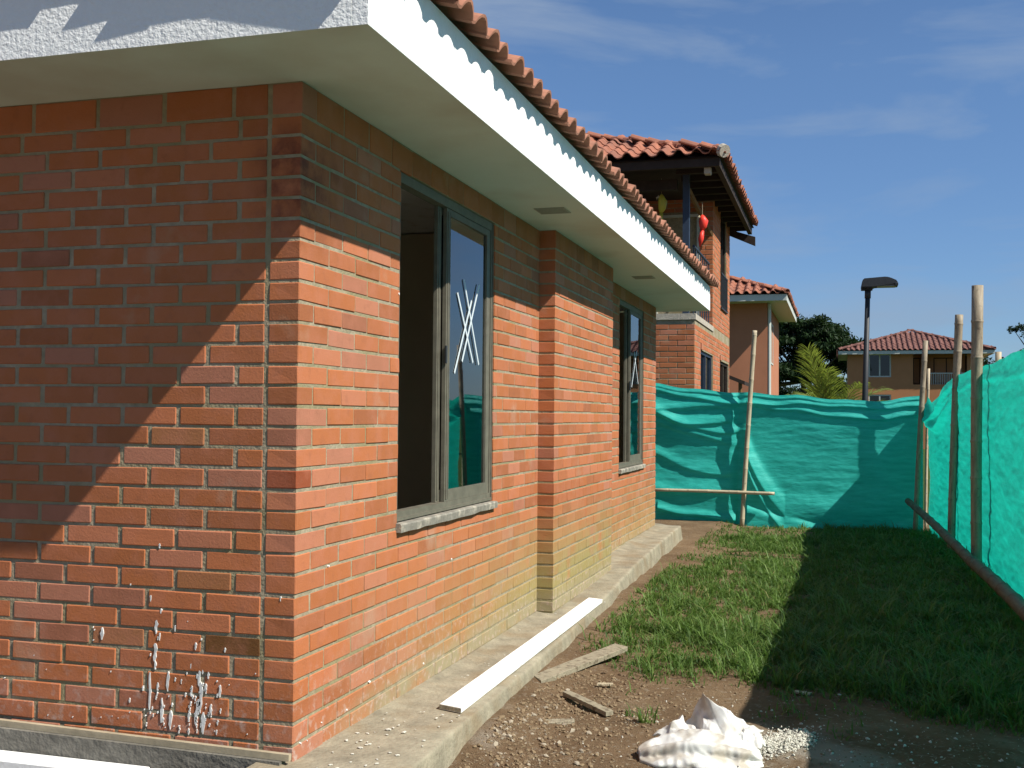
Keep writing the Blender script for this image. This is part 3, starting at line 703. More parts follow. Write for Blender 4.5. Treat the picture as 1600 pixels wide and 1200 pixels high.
reparent(mb.build('balcony_rail','blue_steel',h2),h2)
# roof of house 2
EX,EY,EZ=.455,12.40,5.2; SL=R(20.5)
t2=tile_mesh('roof_tile',.24,.42,.075,.018,8,'terracotta_old',flat=.35)
its=[]
its+=roof_face(h2,(EX+.04,EY-.06,EZ+.03),(-1,0,0),(0,1,0),28,.26,.34,10,SL,t2,0,hipL=True)
def single_tiles(root,items_fn): pass
front=[];
import itertools
keep=[]
for V,F,Mx in its:
    p=Mx.translation
    if cam_sees(p) and p.x>-2.6 and len(keep)<120: keep.append(Mx)
    else: front.append((V,F,Mx))
sideT=roof_face(h2,(EX+.04,EY-.06,EZ+.03),(0,1,0),(-1,0,0),27,.24,.34,9,SL,t2,0,hipL=True,hipR=True)
for V,F,Mx in sideT:
    p=Mx.translation
    if p.x>EX-.05: keep.append(Mx)
    else: front.append((V,F,Mx))
for Mx in keep:
    ob=bpy.data.objects.new('roof_tile',t2); col.objects.link(ob); ob.parent=h2; reparent(ob,h2); ob.matrix_world=Mx
    ob.matrix_basis=Mx
reparent(join_np('roof_tile',front,'terracotta_old',h2,kind='stuff'),h2)
HY=18.85
def hip_deck(root,x0,x1,y0,y1,z,slope,m,name='roof_deck'):
    mn=min(x1-x0,y1-y0)/2; h=mn*math.tan(slope)
    mb=MB(); mb.hexa([(x0,y0,z),(x1,y0,z),(x1,y1,z),(x0,y1,z),(x0+mn-.01,y0+mn-.01,z+h),(x1-mn+.01,y0+mn-.01,z+h),(x1-mn+.01,y1-mn+.01,z+h),(x0+mn-.01,y1-mn+.01,z+h)])
    o=mb.build(name,m,root); reparent(o,root); return o
hip_deck(h2,-7.2,EX-.02,EY+.02,HY,EZ-.0,SL,'dark_wood')
# hip ridge tiles
def ridge_tiles(root,P,D,n,step,r,m,endcap=None):
    D=Vector(D).normalized(); P=Vector(P)
    side=D.cross(Vector((0,0,1))).normalized(); up=side.cross(D)
    bm=bmesh.new(); sg=7
    for y in (0,step*1.12):
        pass
    rows=[]
    for y,rr in ((0,r),(step*1.12,r*.86)):
        o_=[bm.verts.new((math.cos(math.pi*i/sg)*rr,y,math.sin(math.pi*i/sg)*rr)) for i in range(sg+1)]; i_=[bm.verts.new((math.cos(math.pi*i/sg)*(rr-.016),y,math.sin(math.pi*i/sg)*(rr-.016))) for i in range(sg+1)]; rows.append((o_,i_))
    (a,b),(c,d)=rows
    for i in range(sg): bm.faces.new((a[i],a[i+1],c[i+1],c[i])); bm.faces.new((b[i+1],b[i],d[i],d[i+1])); bm.faces.new((a[i+1],a[i],b[i],b[i+1]))
    bmesh.ops.recalc_face_normals(bm,faces=bm.faces); me=bpy.data.meshes.new('ridge_tile'); bm.to_mesh(me); bm.free(); me.materials.append(MATS[m])
    for k in range(n):
        o=P+D*step*k; Mx=Matrix(((side.x,D.x,up.x,o.x),(side.y,D.y,up.y,o.y),(side.z,D.z,up.z,o.z),(0,0,0,1)))@Matrix.Rotation(random.gauss(0,.015),4,'Z')
        ob=bpy.data.objects.new('ridge_tile',me); col.objects.link(ob); ob.parent=root; reparent(ob,root); ob.matrix_basis=Mx
ridge_tiles(h2,(EX+.02,EY-.04,EZ+.05),(-1,1,math.tan(SL)),13,.36,.10,'terracotta_old')
mb=MB(); mb.tube([(EX+.03,EY-.05,EZ+.055),(EX-.02,EY,EZ+.085)],[.095,.10],12); reparent(mb.build('hip_end_cap','cement_cap',h2),h2)
# timber eaves
B2('eave_beam','dark_wood',[((-7.1,EY+.06,EZ-.13),(EX-.06,EY+.14,EZ-.003)),((EX-.14,EY+.142,EZ-.13),(EX-.0605,HY+.0,EZ-.003))],h2)
for i in range(11):
    y=13.1+i*.55; B2('rafter','dark_wood',[((X0-.3,y-.04,EZ-.09),(EX-.145,y+.04,EZ-.003))],h2)
B2('header_beam','dark_wood',[((-7,13.2,EZ-.30),(X0-.31,13.33,EZ-.135))],h2)
mb=MB(); mb.tube([(-.22,13.3,5.0),(-.06,15.5,4.55)],.045,6); reparent(mb.build('brace','raw_wood',h2),h2)
mb=MB(); mb.box((EX-.3,EY+.16,EZ-.22),(EX-.2,EY+.3,EZ-.11),.01); reparent(mb.build('beam_end','cement_cap',h2),h2)
mb=MB(); mb.hexa([(X0-.1,HY-.25,EZ-.13),(EX+.02,HY-.25,EZ-.40),(EX+.02,HY-.17,EZ-.40),(X0-.1,HY-.17,EZ-.13),(X0-.1,HY-.25,EZ-.02),(EX+.02,HY-.25,EZ-.22),(EX+.02,HY-.17,EZ-.22),(X0-.1,HY-.17,EZ-.02)]); reparent(mb.build('rake_board','dark_wood',h2),h2)

# hanging ornaments on the balcony: long tailed parrot shapes (generic bird)
def ornament(loc,m,label,h,color):
    root=empty('hanging_bird_ornament',loc,label,'ornament','bird ornaments hung in the balcony')
    mb=MB(); mb.tube([(0,0,h*.5),(0,0,h*.43),(.02,0,h*.3),(.01,0,h*.12),(-.01,0,0)],[.012,.045,.075,.06,.02],10); mb.build('body',m,root,True)
    mb=MB(); mb.tube([(0,0,0),(-.02,0,-h*.25),(-.035,0,-h*.5)],[.03,.045,.012],8); mb.build('tail',m,root,True)
    mb=MB(); mb.tube([(0,0,h*.5),(0,0,h*.9)],.004,5); mb.build('cord','rope',root)
    mb=MB(); mb.tube([(-.03,-.01,h*.44),(-.075,-.01,h*.40),(-.07,-.01,h*.34)],[.025,.016,.003],7); mb.build('beak','rope',root,True)
ornament((-.62,13.45,4.58),'yellow_toy','yellow green bird ornament hanging in the dark balcony, left of the post',.62,0)
ornament((.04,13.35,4.26),'red_toy','red bird ornament hanging near the balcony corner, right of the post',.50,0)

# ------------------------------------------------------------------ house 3
def tiled_hip(root,x0,x1,y0,y1,z,slope,pitch,rowlen,tm,m,faces='WSEN'):
    its=[]
    nx=int(round((x1-x0)/pitch)); ny=int(round((y1-y0)/pitch)); half=min(x1-x0,y1-y0)/2; nr=int(half/math.cos(slope)/rowlen)
    if 'S' in faces: its+=roof_face(root,(x1,y0,z),(-1,0,0),(0,1,0),nx,pitch,rowlen,nr,slope,tm,0,True,True)
    if 'E' in faces: its+=roof_face(root,(x1,y0,z),(0,1,0),(-1,0,0),ny,pitch,rowlen,nr,slope,tm,0,True,True)
    if 'W' in faces: its+=roof_face(root,(x0,y0,z),(0,1,0),(1,0,0),ny,pitch,rowlen,nr,slope,tm,0,True,True)
    if 'N' in faces: its+=roof_face(root,(x1,y1,z),(-1,0,0),(0,-1,0),nx,pitch,rowlen,nr,slope,tm,0,True,True)
    return its
h3=empty('tiled_house',(-.15,32.9,-.2),'plain peach walled house with white eaves just beyond the balcony house','house')
X3=-.15
B2('wall','peach_brick_far',[((-9,32.9,-.3),(X3,33.1,5.1)),((X3-.2,33.1,-.3),(X3-.001,40,5.1))],h3)
B2('soffit','white_frame',[((-9.3,32.0,5.1),(.47,40.4,5.16))],h3)
B2('fascia','white_frame',[((-9.3,31.96,5.08),(.5,32.0-.001,5.28)),((.471,32.0,5.08),(.5,40.4,5.28))],h3)
t3=tile_mesh('roof_tile',.28,.45,.09,.02,6,'terracotta_old',flat=.35)
its=tiled_hip(h3,-9.4,.56,31.9,40.5,5.30,R(20),.28,.40,t3,'terracotta_old','SE')
near3=[];rest=[]
for V,F,Mx in its:
    p=Mx.translation
    if cam_sees(p) and p.x>-3.2 and p.z<6.4 and len(near3)<90: near3.append(Mx)
    else: rest.append((V,F,Mx))
for Mx in near3:
    ob=bpy.data.objects.new('roof_tile',t3); col.objects.link(ob); ob.parent=h3; reparent(ob,h3); ob.matrix_basis=Mx
reparent(join_np('roof_tile',rest,'terracotta_old',h3,kind='stuff'),h3)
hip_deck(h3,-9.3,.5,31.96,40.45,5.275,R(20),'terracotta_dim'); ridge_tiles(h3,(.52,31.94,5.33),(-1,1,math.tan(R(20))),14,.4,.12,'terracotta_old')
mb=MB(); mb.tube([(X3+.06,32.95,-.2),(X3+.06,32.95,5.08)],.055,8); reparent(mb.build('downpipe','white_frame',h3),h3)
far_window(h3,'x',X3+.05,34.0,36.0,3.2,4.6,'white_frame'); far_window(h3,'x',X3+.05,33.6,35.0,.9,2.1,'dark_wood')
# dark sloping sheet standing in for a shadow, on bamboo posts, between house 2 and 3
ln=empty('shadow_sheet',(-.6,26,-.2),'small dark sheet on posts standing in for a shadow between the two brick houses','shadow stand-in')
mb=MB(); mb.hexa([(-2.0,25.5,2.9),(-.28,25.5,2.2),(-.28,27,2.2),(-2.0,27,2.9),(-2.0,25.5,3.0),(-.28,25.5,2.3),(-.28,27,2.3),(-2.0,27,3.0)]); reparent(mb.build('roof','dark_wood',ln),ln)  # dark slab shaped as the shadow, no real roof here
for x in (-1.1,-.75,-.4): 
    mb=MB(); mb.tube([(x,25.6,-.2),(x,25.6,2.35)],.05,7); reparent(mb.build('post','raw_wood',ln),ln)

# ------------------------------------------------------------------ house 4 (orange, straight ahead) and the one off to the right
def far_house(name,x0,x1,y0,y1,z,slope,label,wallm,tm_m,details=None,overhang=.5,single=False):
    h=empty(name,((x0+x1)/2,y0+overhang,-.2),label,'house')
    a,b,c,d=x0+overhang,x1-overhang,y0+overhang,y1-overhang
    boxes=details['walls'] if details else [((a,c,-.3),(b,d,z-.1))]
    B2('wall',wallm,boxes,h)
    B2('soffit','white_frame',[((x0+.05,y0+.05,z-.1),(x1-.05,y1-.05,z-.05))],h)
    B2('fascia','white_frame',[((x0,y0,z-.16),(x1,y0+.049,z+.02)),((x0,y0+.05,z-.16),(x0+.049,y1,z+.02)),((x1-.049,y0+.05,z-.16),(x1,y1,z+.02))],h)
    tmm=tile_mesh('roof_tile',.26,.6,.08,.02,5,tm_m,flat=.3)
    its=tiled_hip(h,x0-.05,x1+.05,y0-.05,y1+.05,z+.03,slope,.27,.55,tmm,tm_m)
    reparent(join_np('roof_tile',its,tm_m,h,kind='stuff'),h)
    hip_deck(h,x0,x1,y0,y1,z+.015,slope,'terracotta_dim')
    mn=min(x1-x0,y1-y0)/2; n=int(mn*1.5/.45)
    for (px,py,dx,dy) in ((x0,y0,1,1),(x1,y0,-1,1)): ridge_tiles(h,(px,py,z+.08),(dx,dy,math.tan(slope)),n,.45,.11,tm_m)
    return h
h4=far_house('orange_house',2.05,9.9,58.45,66.3,5.0,R(18),'orange rendered house with a hipped tile roof beyond the street lamp','orange_render','terracotta_dim',
   details=dict(walls=[((2.55,58.95,-.3),(3.62,59.15,4.9)),((3.62,58.95,-.3),(4.78,59.15,1.45)),((3.62,58.95,2.68),(4.78,59.15,3.62)),((4.78,58.95,-.3),(5.9,59.15,4.9)),((5.9,58.95,-.3),(9.4,59.15,3.22)),((8.6,58.95,3.22),(9.4,59.15,4.9)),((5.9,59.9,3.22),(8.6,60.05,4.9)),((6.35,59.15,3.22),(6.65,59.9,4.9)),((2.55,59.15,-.3),(2.75,65.8,4.9)),((9.2,59.15,-.3),(9.4,65.8,4.9)),((5.8,59.15,-.3),(5.899,59.9,4.9))]))
far_window(h4,'y',58.95,3.62,4.78,3.62,4.88,'white_frame',mull=1,frame=.07); far_window(h4,'y',58.95,3.62,4.78,1.45,2.68,'white_frame',mull=1,frame=.07)
B2('floor_slab','interior_dark',[((2.8,61,-.2),(9.1,61.2,4.85))],h4); B2('floor_slab','concrete',[((5.9,59.16,3.1),(8.6,59.9,3.2))],h4)
far_window(h4,'y',59.86,5.95,6.33,3.25,4.7,'dark_wood',mull=0); far_window(h4,'y',59.86,7.0,8.3,3.3,4.7,'dark_wood',mull=1)
mb=MB()
for i in range(22): x=6.66+i*.09; mb.box((x-.012,58.99,3.22),(x+.012,59.02,3.8))
mb.box((6.62,58.985,3.8),(8.6,59.03,3.85)); reparent(mb.build('balcony_rail','white_frame',h4),h4)
far_house('tiled_house',16,27,30,39,4.6,R(20),'tiled house beyond the right hand net, seen mirrored in the window','orange_render','terracotta_dim')

# ------------------------------------------------------------------ fence nets
def net_surface(name,p0,p1,n_u,n_v,topf,botf,disp,label):
    p0=Vector(p0);p1=Vector(p1); U=(p1-p0); ln_=U.length; Ud=U/ln_; nrm=Vector((Ud.y,-Ud.x,0))
    V=[];F=[]
    for j in range(n_v+1):
        v=j/n_v
        for i in range(n_u+1):
            s=ln_*i/n_u; zt=topf(s); zb=botf(s); z=zb+(zt-zb)*v; d,dz=disp(s,z,v,zt)
            P=p0+Ud*s+nrm*d; V.append((P.x,P.y,z+dz))
    W=n_u+1
    for j in range(n_v):
        for i in range(n_u): a=j*W+i; F.append((a,a+1,a+W+1,a+W))
    me=np_mesh(name,V,F,'shade_net',smooth=True); o=link(name,me); tag(o,label,'shade net'); return o
def fold(x,w): # asymmetric crease profile
    return math.exp(-(x/w)**2) if x<0 else math.exp(-(x/(w*.35))**2)
# far net: s measured from x=-1.2 to 3.25
posts_s=[-.0,2.0,4.42]
def far_top(s):
    x=-1.2+s
    return np.interp(x,[-1.2,-.5,.2,.78,1.5,2.3,2.8,3.25],[1.90,1.83,1.735,1.70,1.665,1.59,1.60,1.68])+.012*math.sin(x*9)
def far_disp(s,z,v,zt):
    x=-1.2+s; d=0
    nz=lambda a,b,c:noise.noise(Vector((a,b,c)))
    t=zt-z
    # top hem folded and doubled
    d+=.03*fold(t-.13-.03*math.sin(x*2.1),.05)+.012*fold(t-.05,.03)
    # left bay: loose swags hung from the post, running down to the left
    if x<.8:
        k=(.8-x)
        w=min(1,k/.12)
        d+=w*.035*fold(t-(.16+.10*k+.05*k*k),.09)
        d+=w*.045*fold(t-(.30+.22*math.sin(min(1.3,k)*1.9)),.10)*min(1,k*2)
        d+=w*.03*fold(t-(.50+.10*math.sin(k*2.6+.4)),.08)
        d+=w*.035*fold(t-(.78-.16*k),.10)*max(0,nz(x*1.5,1.7,0)+.7)
        d+=w*.03*fold(t-(1.12+.10*math.sin(k*3)),.10)
        d+=w*.05*fold(t-(1.42+.12*k),.10)*min(1,k*1.6)
        d+=w*.05*fold(t-(1.86),.07)*(1 if .15<k<1.3 else .2)
        d-=w*.05*math.exp(-((x-.70)/.09)**2)
    else:
        # right bay: hangs flat on top, big curved billow sweeping from the post to the far corner
        k=x-.8
        c=.55+.95*min(1,k/.55)**.6-.18*max(0,k-.9)
        d+=.07*(1/(1+math.exp(-(t-c)/.05)))*max(0,min(1,(2.0-k)/.8))
        d+=.028*fold(t-(c+.24),.10)*max(0,1-k/2.2)+.028*fold(t-(c+.42+.05*math.sin(k*3)),.08)*max(0,1-k/2.2)
        d+=.03*fold(t-(.18+.07*k-.015*k*k),.05)
        d-=.04*fold(t-1.62-.18*math.sin(k*1.2),.14)
    d+=.035*nz(x*1.1,z*1.6,3)+.009*nz(x*2.0,z*6.5,7)+.0045*nz(x*4,z*17,11)+.002*nz(x*12,z*34,5)
    return d,0
net1=net_surface('shade_net',(-1.2,12.42,0),(3.22,12.42,0),420,190,far_top,lambda s:-.27+.012*math.sin(s*11)+.02*noise.noise(Vector((s*3,0,0))),far_disp,'teal green shade net with sagging folds closing the far end of the grass')
# right net
def rx(y): return np.interp(y,[-8,2,8,12.42],[3.52,3.47,3.50,3.24])
def right_net():
    ys=np.concatenate([np.linspace(-7,1,60),np.linspace(1,12.42,420)[1:]]); nv=150; V=[];F=[]
    for j in range(nv+1):
        v=j/nv
        for y in ys:
            zt=np.interp(y,[-8,.2,1.0,1.15,4,5.5,7.6,8.9,9.6,10.2,10.7,11.3,11.8,12.1,12.42],[1.55,1.55,1.60,1.98,1.96,1.93,1.90,1.885,1.87,1.86,1.80,1.70,1.60,1.56,1.66])+.006*math.sin(y*7)
            zb=-.24+.02*noise.noise(Vector((y*3,4,0)))+.015*noise.noise(Vector((y*14,4,0)))
            z=zb+(zt-zb)*v; t=zt-z
            d=.03*noise.noise(Vector((y*.9,z*1.3,1)))+.014*noise.noise(Vector((y*2.2,z*7,4)))+.007*noise.noise(Vector((y*4.5,z*18,8)))+.0025*noise.noise(Vector((y*12,z*32,2)))
            d+=.012*fold(t-(.18+.03*math.sin(y*1.3)),.05)
            if y>10.2:
                k=(y-10.2)/2.2; d+=.09*fold(t-(.20+.42*math.sin(k*math.pi)*.6),.10)*min(1,k*3)+.05*fold(t-(.07+.2*k),.06)*min(1,k*3)
            if v<.06: d+=.05*(.06-v)/.06*noise.noise(Vector((y*8,1,1)))
            V.append((rx(y)+.055-d,y,z))
    W=len(ys)
    for j in range(nv):
        for i in range(W-1): a=j*W+i; F.append((a,a+1,a+W+1,a+W))
    o=link('shade_net',np_mesh('shade_net',V,F,'shade_net',smooth=True)); tag(o,'bright turquoise shade net with the sun behind it along the right side','shade net')
right_net()

# ------------------------------------------------------------------ bamboo poles
def pole(p0,p1,r0,r1,m,label,cat='bamboo pole',group=None,nodes=.32,bend=.01,name='bamboo_pole',seed=0):
    rs=random.Random(seed); p0=Vector(p0);p1=Vector(p1); D=p1-p0; ln_=D.length; root=empty(name,p0,label,cat,group)
    q=D.to_track_quat('Z','Y').to_matrix().to_4x4()
    mb=MB(); pts=[];rad=[]; z=0; nd=[]; zz=rs.uniform(.1,.3)
    while zz<ln_-.03: nd.append(zz); zz+=nodes*rs.uniform(.85,1.2)
    st=[0]
    for n_ in nd: st+=[n_-.02,n_-.006,n_,n_+.006,n_+.02]
    st+=[ln_]; st=[s for s in st if 0<=s<=ln_]
    for s in st:
        t=s/ln_; r=r0+(r1-r0)*t; b=bend*math.sin(math.pi*t*1.3)
        near=min([abs(s-n_) for n_ in nd] or [1])
        k=1.10 if near<.001 else (1.07 if near<.008 else 1.0)
        pts.append((b,b*.4,s)); rad.append(r*k)
    mb.tube(pts,rad,12); o=mb.build('culm',m,root,True); o.matrix_basis=q
    for p in o.data.polygons:
        if len(p.vertices)>4: p.use_smooth=False
    # flat dark disc, painted as the shade inside a hollow end
    mb=MB(); e=Vector(pts[-1]); mb.tube([e+Vector((0,0,.0005)),e+Vector((0,0,.0015))],[rad[-1]*.62]*2,10); c=mb.build('painted_hollow','soil_dark',root); c.matrix_basis=q
    return root
pole((.748,12.30,-.25),(.920,12.30,2.60),.032,.034,'bamboo_pale','slim pale pole leaning a little right in front of the far net',seed=1)
pole((-.62,12.25,.262),(1.21,12.25,.257),.022,.024,'bamboo_pale','thin pale pole lying level across the upright in front of the far net',seed=2,nodes=.5)
pole((3.10,12.20,-.25),(3.235,12.20,2.42),.034,.036,'bamboo_grey','slim upright pole in the corner where the two nets meet',seed=3)
pole((3.26,12.55,-.25),(3.30,12.55,2.05),.02,.02,'bamboo_pale','short thin stake just behind the corner pole',seed=4)
pole((3.36,10.0,-.25),(3.455,10.0,2.575),.044,.046,'bamboo_grey','middle height upright pole of the right hand net, left of the tallest',seed=5,nodes=.38)
pole((3.60,9.95,-.25),(3.60,9.95,2.06),.028,.028,'bamboo_pale','short stake behind the right hand net beside the middle height pole',seed=6)
pole((3.42,8.0,-.25),(3.435,8.0,2.69),.052,.056,'bamboo_grey','tallest upright pole of the right hand net',seed=7,nodes=.42)
pole((3.63,8.05,-.25),(3.63,8.05,2.02),.03,.03,'bamboo_pale','short stake behind the right hand net beside the tallest pole',seed=8)
pole((3.00,12.06,.215),(3.345,7.0,-.04),.042,.052,'bamboo_dark','far length of the dark rail lashed low along the right hand net',group=None,seed=9,nodes=.45)
pole((3.325,7.3,-.028),(3.385,2.2,-.03),.054,.060,'bamboo_dark','near thick length of the dark rail sloping out of frame at right',seed=10,nodes=.5)
for (x,y) in ((3.53,5.2),(3.53,2.2)):
    pass
# ------------------------------------------------------------------ street lamp
lm=empty('street_lamp',(2.41,12.75,-.2),'black street lamp with a flat floodlight head behind the far net','street lamp')
def LP(mb,name,m,sm=False): o=mb.build(name,m,lm,sm); return reparent(o,lm)
base=Vector((2.40,12.75,-.2)); top=Vector((2.495,12.75,3.20))
LP(MB().tube([base,(2.45,12.75,1.5),top],[.05,.042,.034],12),'pole','lamp_black',True)
LP(MB().tube([top-Vector((.003,0,.12)),top],.045,10),'collar','lamp_black',True)
hd=MB(); y0,y1=12.58,12.90
prof=[(2.395,3.225),(2.41,3.30),(2.43,3.355),(2.74,3.375),(2.80,3.36),(2.895,3.315),(2.895,3.265),(2.62,3.252),(2.56,3.222)]
n=len(prof); A=[hd.bm.verts.new((p[0],y0+.02,p[1])) for p in prof]; Bv=[hd.bm.verts.new((p[0],y1-.02,p[1])) for p in prof]
hd.bm.faces.new(A); hd.bm.faces.new(Bv[::-1])
for i in range(n): hd.bm.faces.new((A[i],Bv[i],Bv[(i+1)%n],A[(i+1)%n]))
bmesh.ops.bevel(hd.bm,geom=list(hd.bm.edges),offset=.012,segments=2,affect='EDGES'); LP(hd,'lamp_head','lamp_black')
LP(MB().box((2.62,y0+.05,3.236),(2.875,y1-.05,3.262),.004),'lens','lamp_lens'); LP(MB().box((2.86,y0+.01,3.245),(2.905,y1-.01,3.285),.005),'clip','lamp_black')
LP(MB().box((2.40,12.68,3.195),(2.56,12.82,3.232),.006),'bracket','lamp_black')

# ------------------------------------------------------------------ palms
def frond(root,base,az,elev,length,droop,nl=46,ll=.42,rib_m='palm_rib',hang=.55):
    """one arching pinnate frond made of a rib and real leaflets"""
    pts=[];p=Vector(base);e=elev; step=length/24; dirh=Vector((math.cos(az),math.sin(az),0))
    for i in range(25):
        pts.append(p.copy()); d=dirh*math.cos(e)+Vector((0,0,1))*math.sin(e); p=p+d*step; e-=droop/24*(.5+i/24)
    mb=MB(); mb.tube(pts,[.016*(1-.85*i/24) for i in range(25)],6); reparent(mb.build('frond_rib',rib_m,root,True),root)
    V=[];F=[]
    side=dirh.cross(Vector((0,0,1))).normalized()
    for i in range(nl):
        t=.10+.90*i/nl; k=t*24; a=int(k); q=pts[min(a,24)].lerp(pts[min(a+1,24)],k-a); tg=(pts[min(a+1,24)]-pts[max(a-1,0)]).normalized()
        L_=ll*(max(.02,math.sin(math.pi*min(1,.15+t*.80)))**.6)*random.uniform(.85,1.1)
        for s in (-1,1):
            u=(tg*random.uniform(.6,.95)+side*s*.75+Vector((0,0,random.uniform(.0,.3)))+Vector((random.gauss(0,.08),random.gauss(0,.08),0))).normalized(); c=q.copy(); o=len(V); wd=.011*random.uniform(.7,1.2)
            for m_ in range(5):
                f_=m_/4; ww=wd*(1-f_**1.6)*(.5+min(1,f_*3)*.5); wv=tg.cross(u).normalized().cross(u)*ww
                V.append(c+wv);V.append(c-wv); c=c+u*(L_/4); u=(u+Vector((0,0,-hang*.55*f_-.08))).normalized()
            for m_ in range(4): F.append((o+2*m_,o+2*m_+1,o+2*m_+3,o+2*m_+2))
    me=np_mesh('leaflets',[tuple(v) for v in V],F,'palm_green'); reparent(link('leaflets',me,root),root)
pm=empty('palm',(1.98,14.9,-.2),'young palm with one tall sunlit yellow green frond behind the far net','palm')
reparent(MB().tube([(1.98,14.9,-.2),(1.97,14.9,.4),(1.99,14.9,.95)],[.13,.10,.07],10).build('trunk','trunk',pm,True),pm)
frond(pm,(1.96,14.9,.95),R(232),R(74),1.62,R(12),110,.50,hang=.55)
frond(pm,(1.99,14.9,.95),R(262),R(80),1.35,R(45),80,.42,hang=.8)
frond(pm,(2.02,14.9,.95),R(300),R(72),1.3,R(60),46,.42,hang=.9)
frond(pm,(1.98,14.9,.95),R(20),R(70),1.35,R(70),46,.40,hang=1.0)
frond(pm,(2.0,14.9,.95),R(-30),R(62),1.3,R(80),40,.40)
frond(pm,(1.96,14.9,.95),R(120),R(66),1.4,R(75),40,.40)
frond(pm,(1.94,14.9,.95),R(200),R(55),1.3,R(80),40,.38)
frond(pm,(1.97,14.9,.95),R(75),R(60),1.4,R(70),40,.38)
pm2=empty('palm',(1.16,19.5,-.2),'low palm of stiff fanned leaflets left of the tall frond','palm')
reparent(MB().tube([(1.16,19.5,-.2),(1.16,19.5,.9)],[.12,.08],8).build('trunk','trunk',pm2,True),pm2)
for a,e,l in ((170,60,1.5),(140,72,1.6),(20,62,1.5),(50,70,1.6),(95,80,1.7),(200,45,1.3),(-20,45,1.3)): frond(pm2,(1.16,19.5,.72),R(a),R(e),l*.82,R(60),34,.30,hang=.3)

# ------------------------------------------------------------------ trees
def leaf_cloud(blobs,n,size,flat=.35):
    """leaf faces scattered through clumps"""
    Cn=np.array([b[0] for b in blobs]); Rr=np.array([b[1] for b in blobs]); w=Rr.prod(axis=1)**(2/3); w/=w.sum()
    idx=rng.choice(len(blobs),n,p=w); u=rng.normal(size=(n,3)); u/=np.linalg.norm(u,axis=1)[:,None]; r=rng.random(n)**(1/2.2)
    P=Cn[idx]+u*Rr[idx]*r[:,None]*(1+.22*rng.normal(size=(n,1)))
    a=rng.normal(size=(n,3)); a/=np.linalg.norm(a,axis=1)[:,None]; b=rng.normal(size=(n,3)); b-=a*(a*b).sum(1)[:,None]; b/=np.linalg.norm(b,axis=1)[:,None]
    s=size*(.5+rng.random((n,1))); V=np.empty((n,4,3)); V[:,0]=P-a*s; V[:,1]=P-b*s*flat; V[:,2]=P+a*s; V[:,3]=P+b*s*flat
    return V.reshape(-1,3),np.arange(n*4).reshape(n,4)
def tree(loc,trunk_h,blobs,n,size,label,m='tree_leaf',limbs=True,name='tree',group=None,tr=.25):
    root=empty(name,loc,label,'tree',group); loc=Vector(loc)
    mb=MB(); fork=loc+Vector((0,0,trunk_h)); mb.tube([loc,loc+Vector((.1,0,trunk_h*.5)),fork],[tr,tr*.8,tr*.65],8)
    for c,r in blobs[::2]:
        c=Vector(c); mid=fork.lerp(c,.5)+Vector((0,0,-.15*(c-fork).length*.3)); mb.tube([fork,mid,c],[tr*.45,tr*.28,tr*.08],6)
    reparent(mb.build('trunk','trunk',root,True),root)
    V,F=leaf_cloud(blobs,n,size); o=link('crown',np_mesh('crown',V,F,m),root); reparent(o,root); return root
def umbrella(cx,cy,z0,z1,w,n=26,seed=1,depth=3.5):
    rs=random.Random(seed); bl=[]
    for i in range(n):
        t=rs.random(); x=cx+rs.uniform(-1,1)*w/2; k=1-(abs(x-cx)/(w/2))**2.2
        z=z0+(z1-z0)*(k*.95*rs.uniform(.35,1)); bl.append(((x,cy+rs.uniform(-1,1)*depth,z),(rs.uniform(.7,1.5),rs.uniform(.8,1.4),rs.uniform(.22,.42))))
    return bl
tree((-.4,78.5,-.2),4.2,umbrella(-.6,78.5,5.2,8.8,9.2,90,3)+umbrella(-.9,78.5,3.4,5.6,7.6,36,5)+umbrella(.9,78.5,4.6,7.6,4.6,34,15),64000,.16,'wide flat topped dark tree between the peach house and the orange house')
tree((1.5,84,-.2),1.6,[((1.0+rs_,84,2.4+.3*math.sin(rs_*3)),(1.3,1.2,1.35)) for rs_ in (-4.5,-3.4,-2.3,-1.2,0,.9)],40000,.12,'low dark shrubby tree under the flat topped tree','tree_leaf')
tree((19.5,95,-.2),4.0,umbrella(19.8,95,3.8,8.8,11,60,9)+[((15.75,94,8.75),(.55,.5,.28)),((16.4,94,8.9),(.6,.5,.3)),((16.9,94,8.3),(.6,.5,.3))],24000,.14,'dark spreading tree behind the right hand net with one twig standing up','tree_leaf_far')
tree((14.0,98,-.2),2.5,[((12.5+k_*1.25,98,4.6+.9*math.sin(k_*1.7)),(1.3,1.2,1.3)) for k_ in range(7)],16000,.14,'rounded dark tree just right of the orange house','tree_leaf_far')
# a line of trees off to the right and behind the camera closes the horizon (and shows in the glass)
for i,(x,y,h) in enumerate([(34,44,6),(30,30,7),(38,20,7),(33,8,6),(24,46,6),(14,-26,7),(2,-30,8),(-12,-28,7)]):
    bl=[((x+random.uniform(-2.6,2.6),y+random.uniform(-2.6,2.6),h*random.uniform(.45,.95)),(1.4,1.4,1.1)) for _ in range(12)]
    tree((x,y,-.2),h*.4,bl,5000,.24,['tall bushy tree behind the tiled house on the right','bushy tree beside the tiled house on the right','lone bushy tree out to the right of the nets','bushy tree right of the nets, nearest to the grass','bushy tree farthest behind the tiled house on the right','bushy tree behind the viewer, right hand one','tallest bushy tree behind the viewer','bushy tree behind the viewer, left hand one'][i],'tree_leaf')

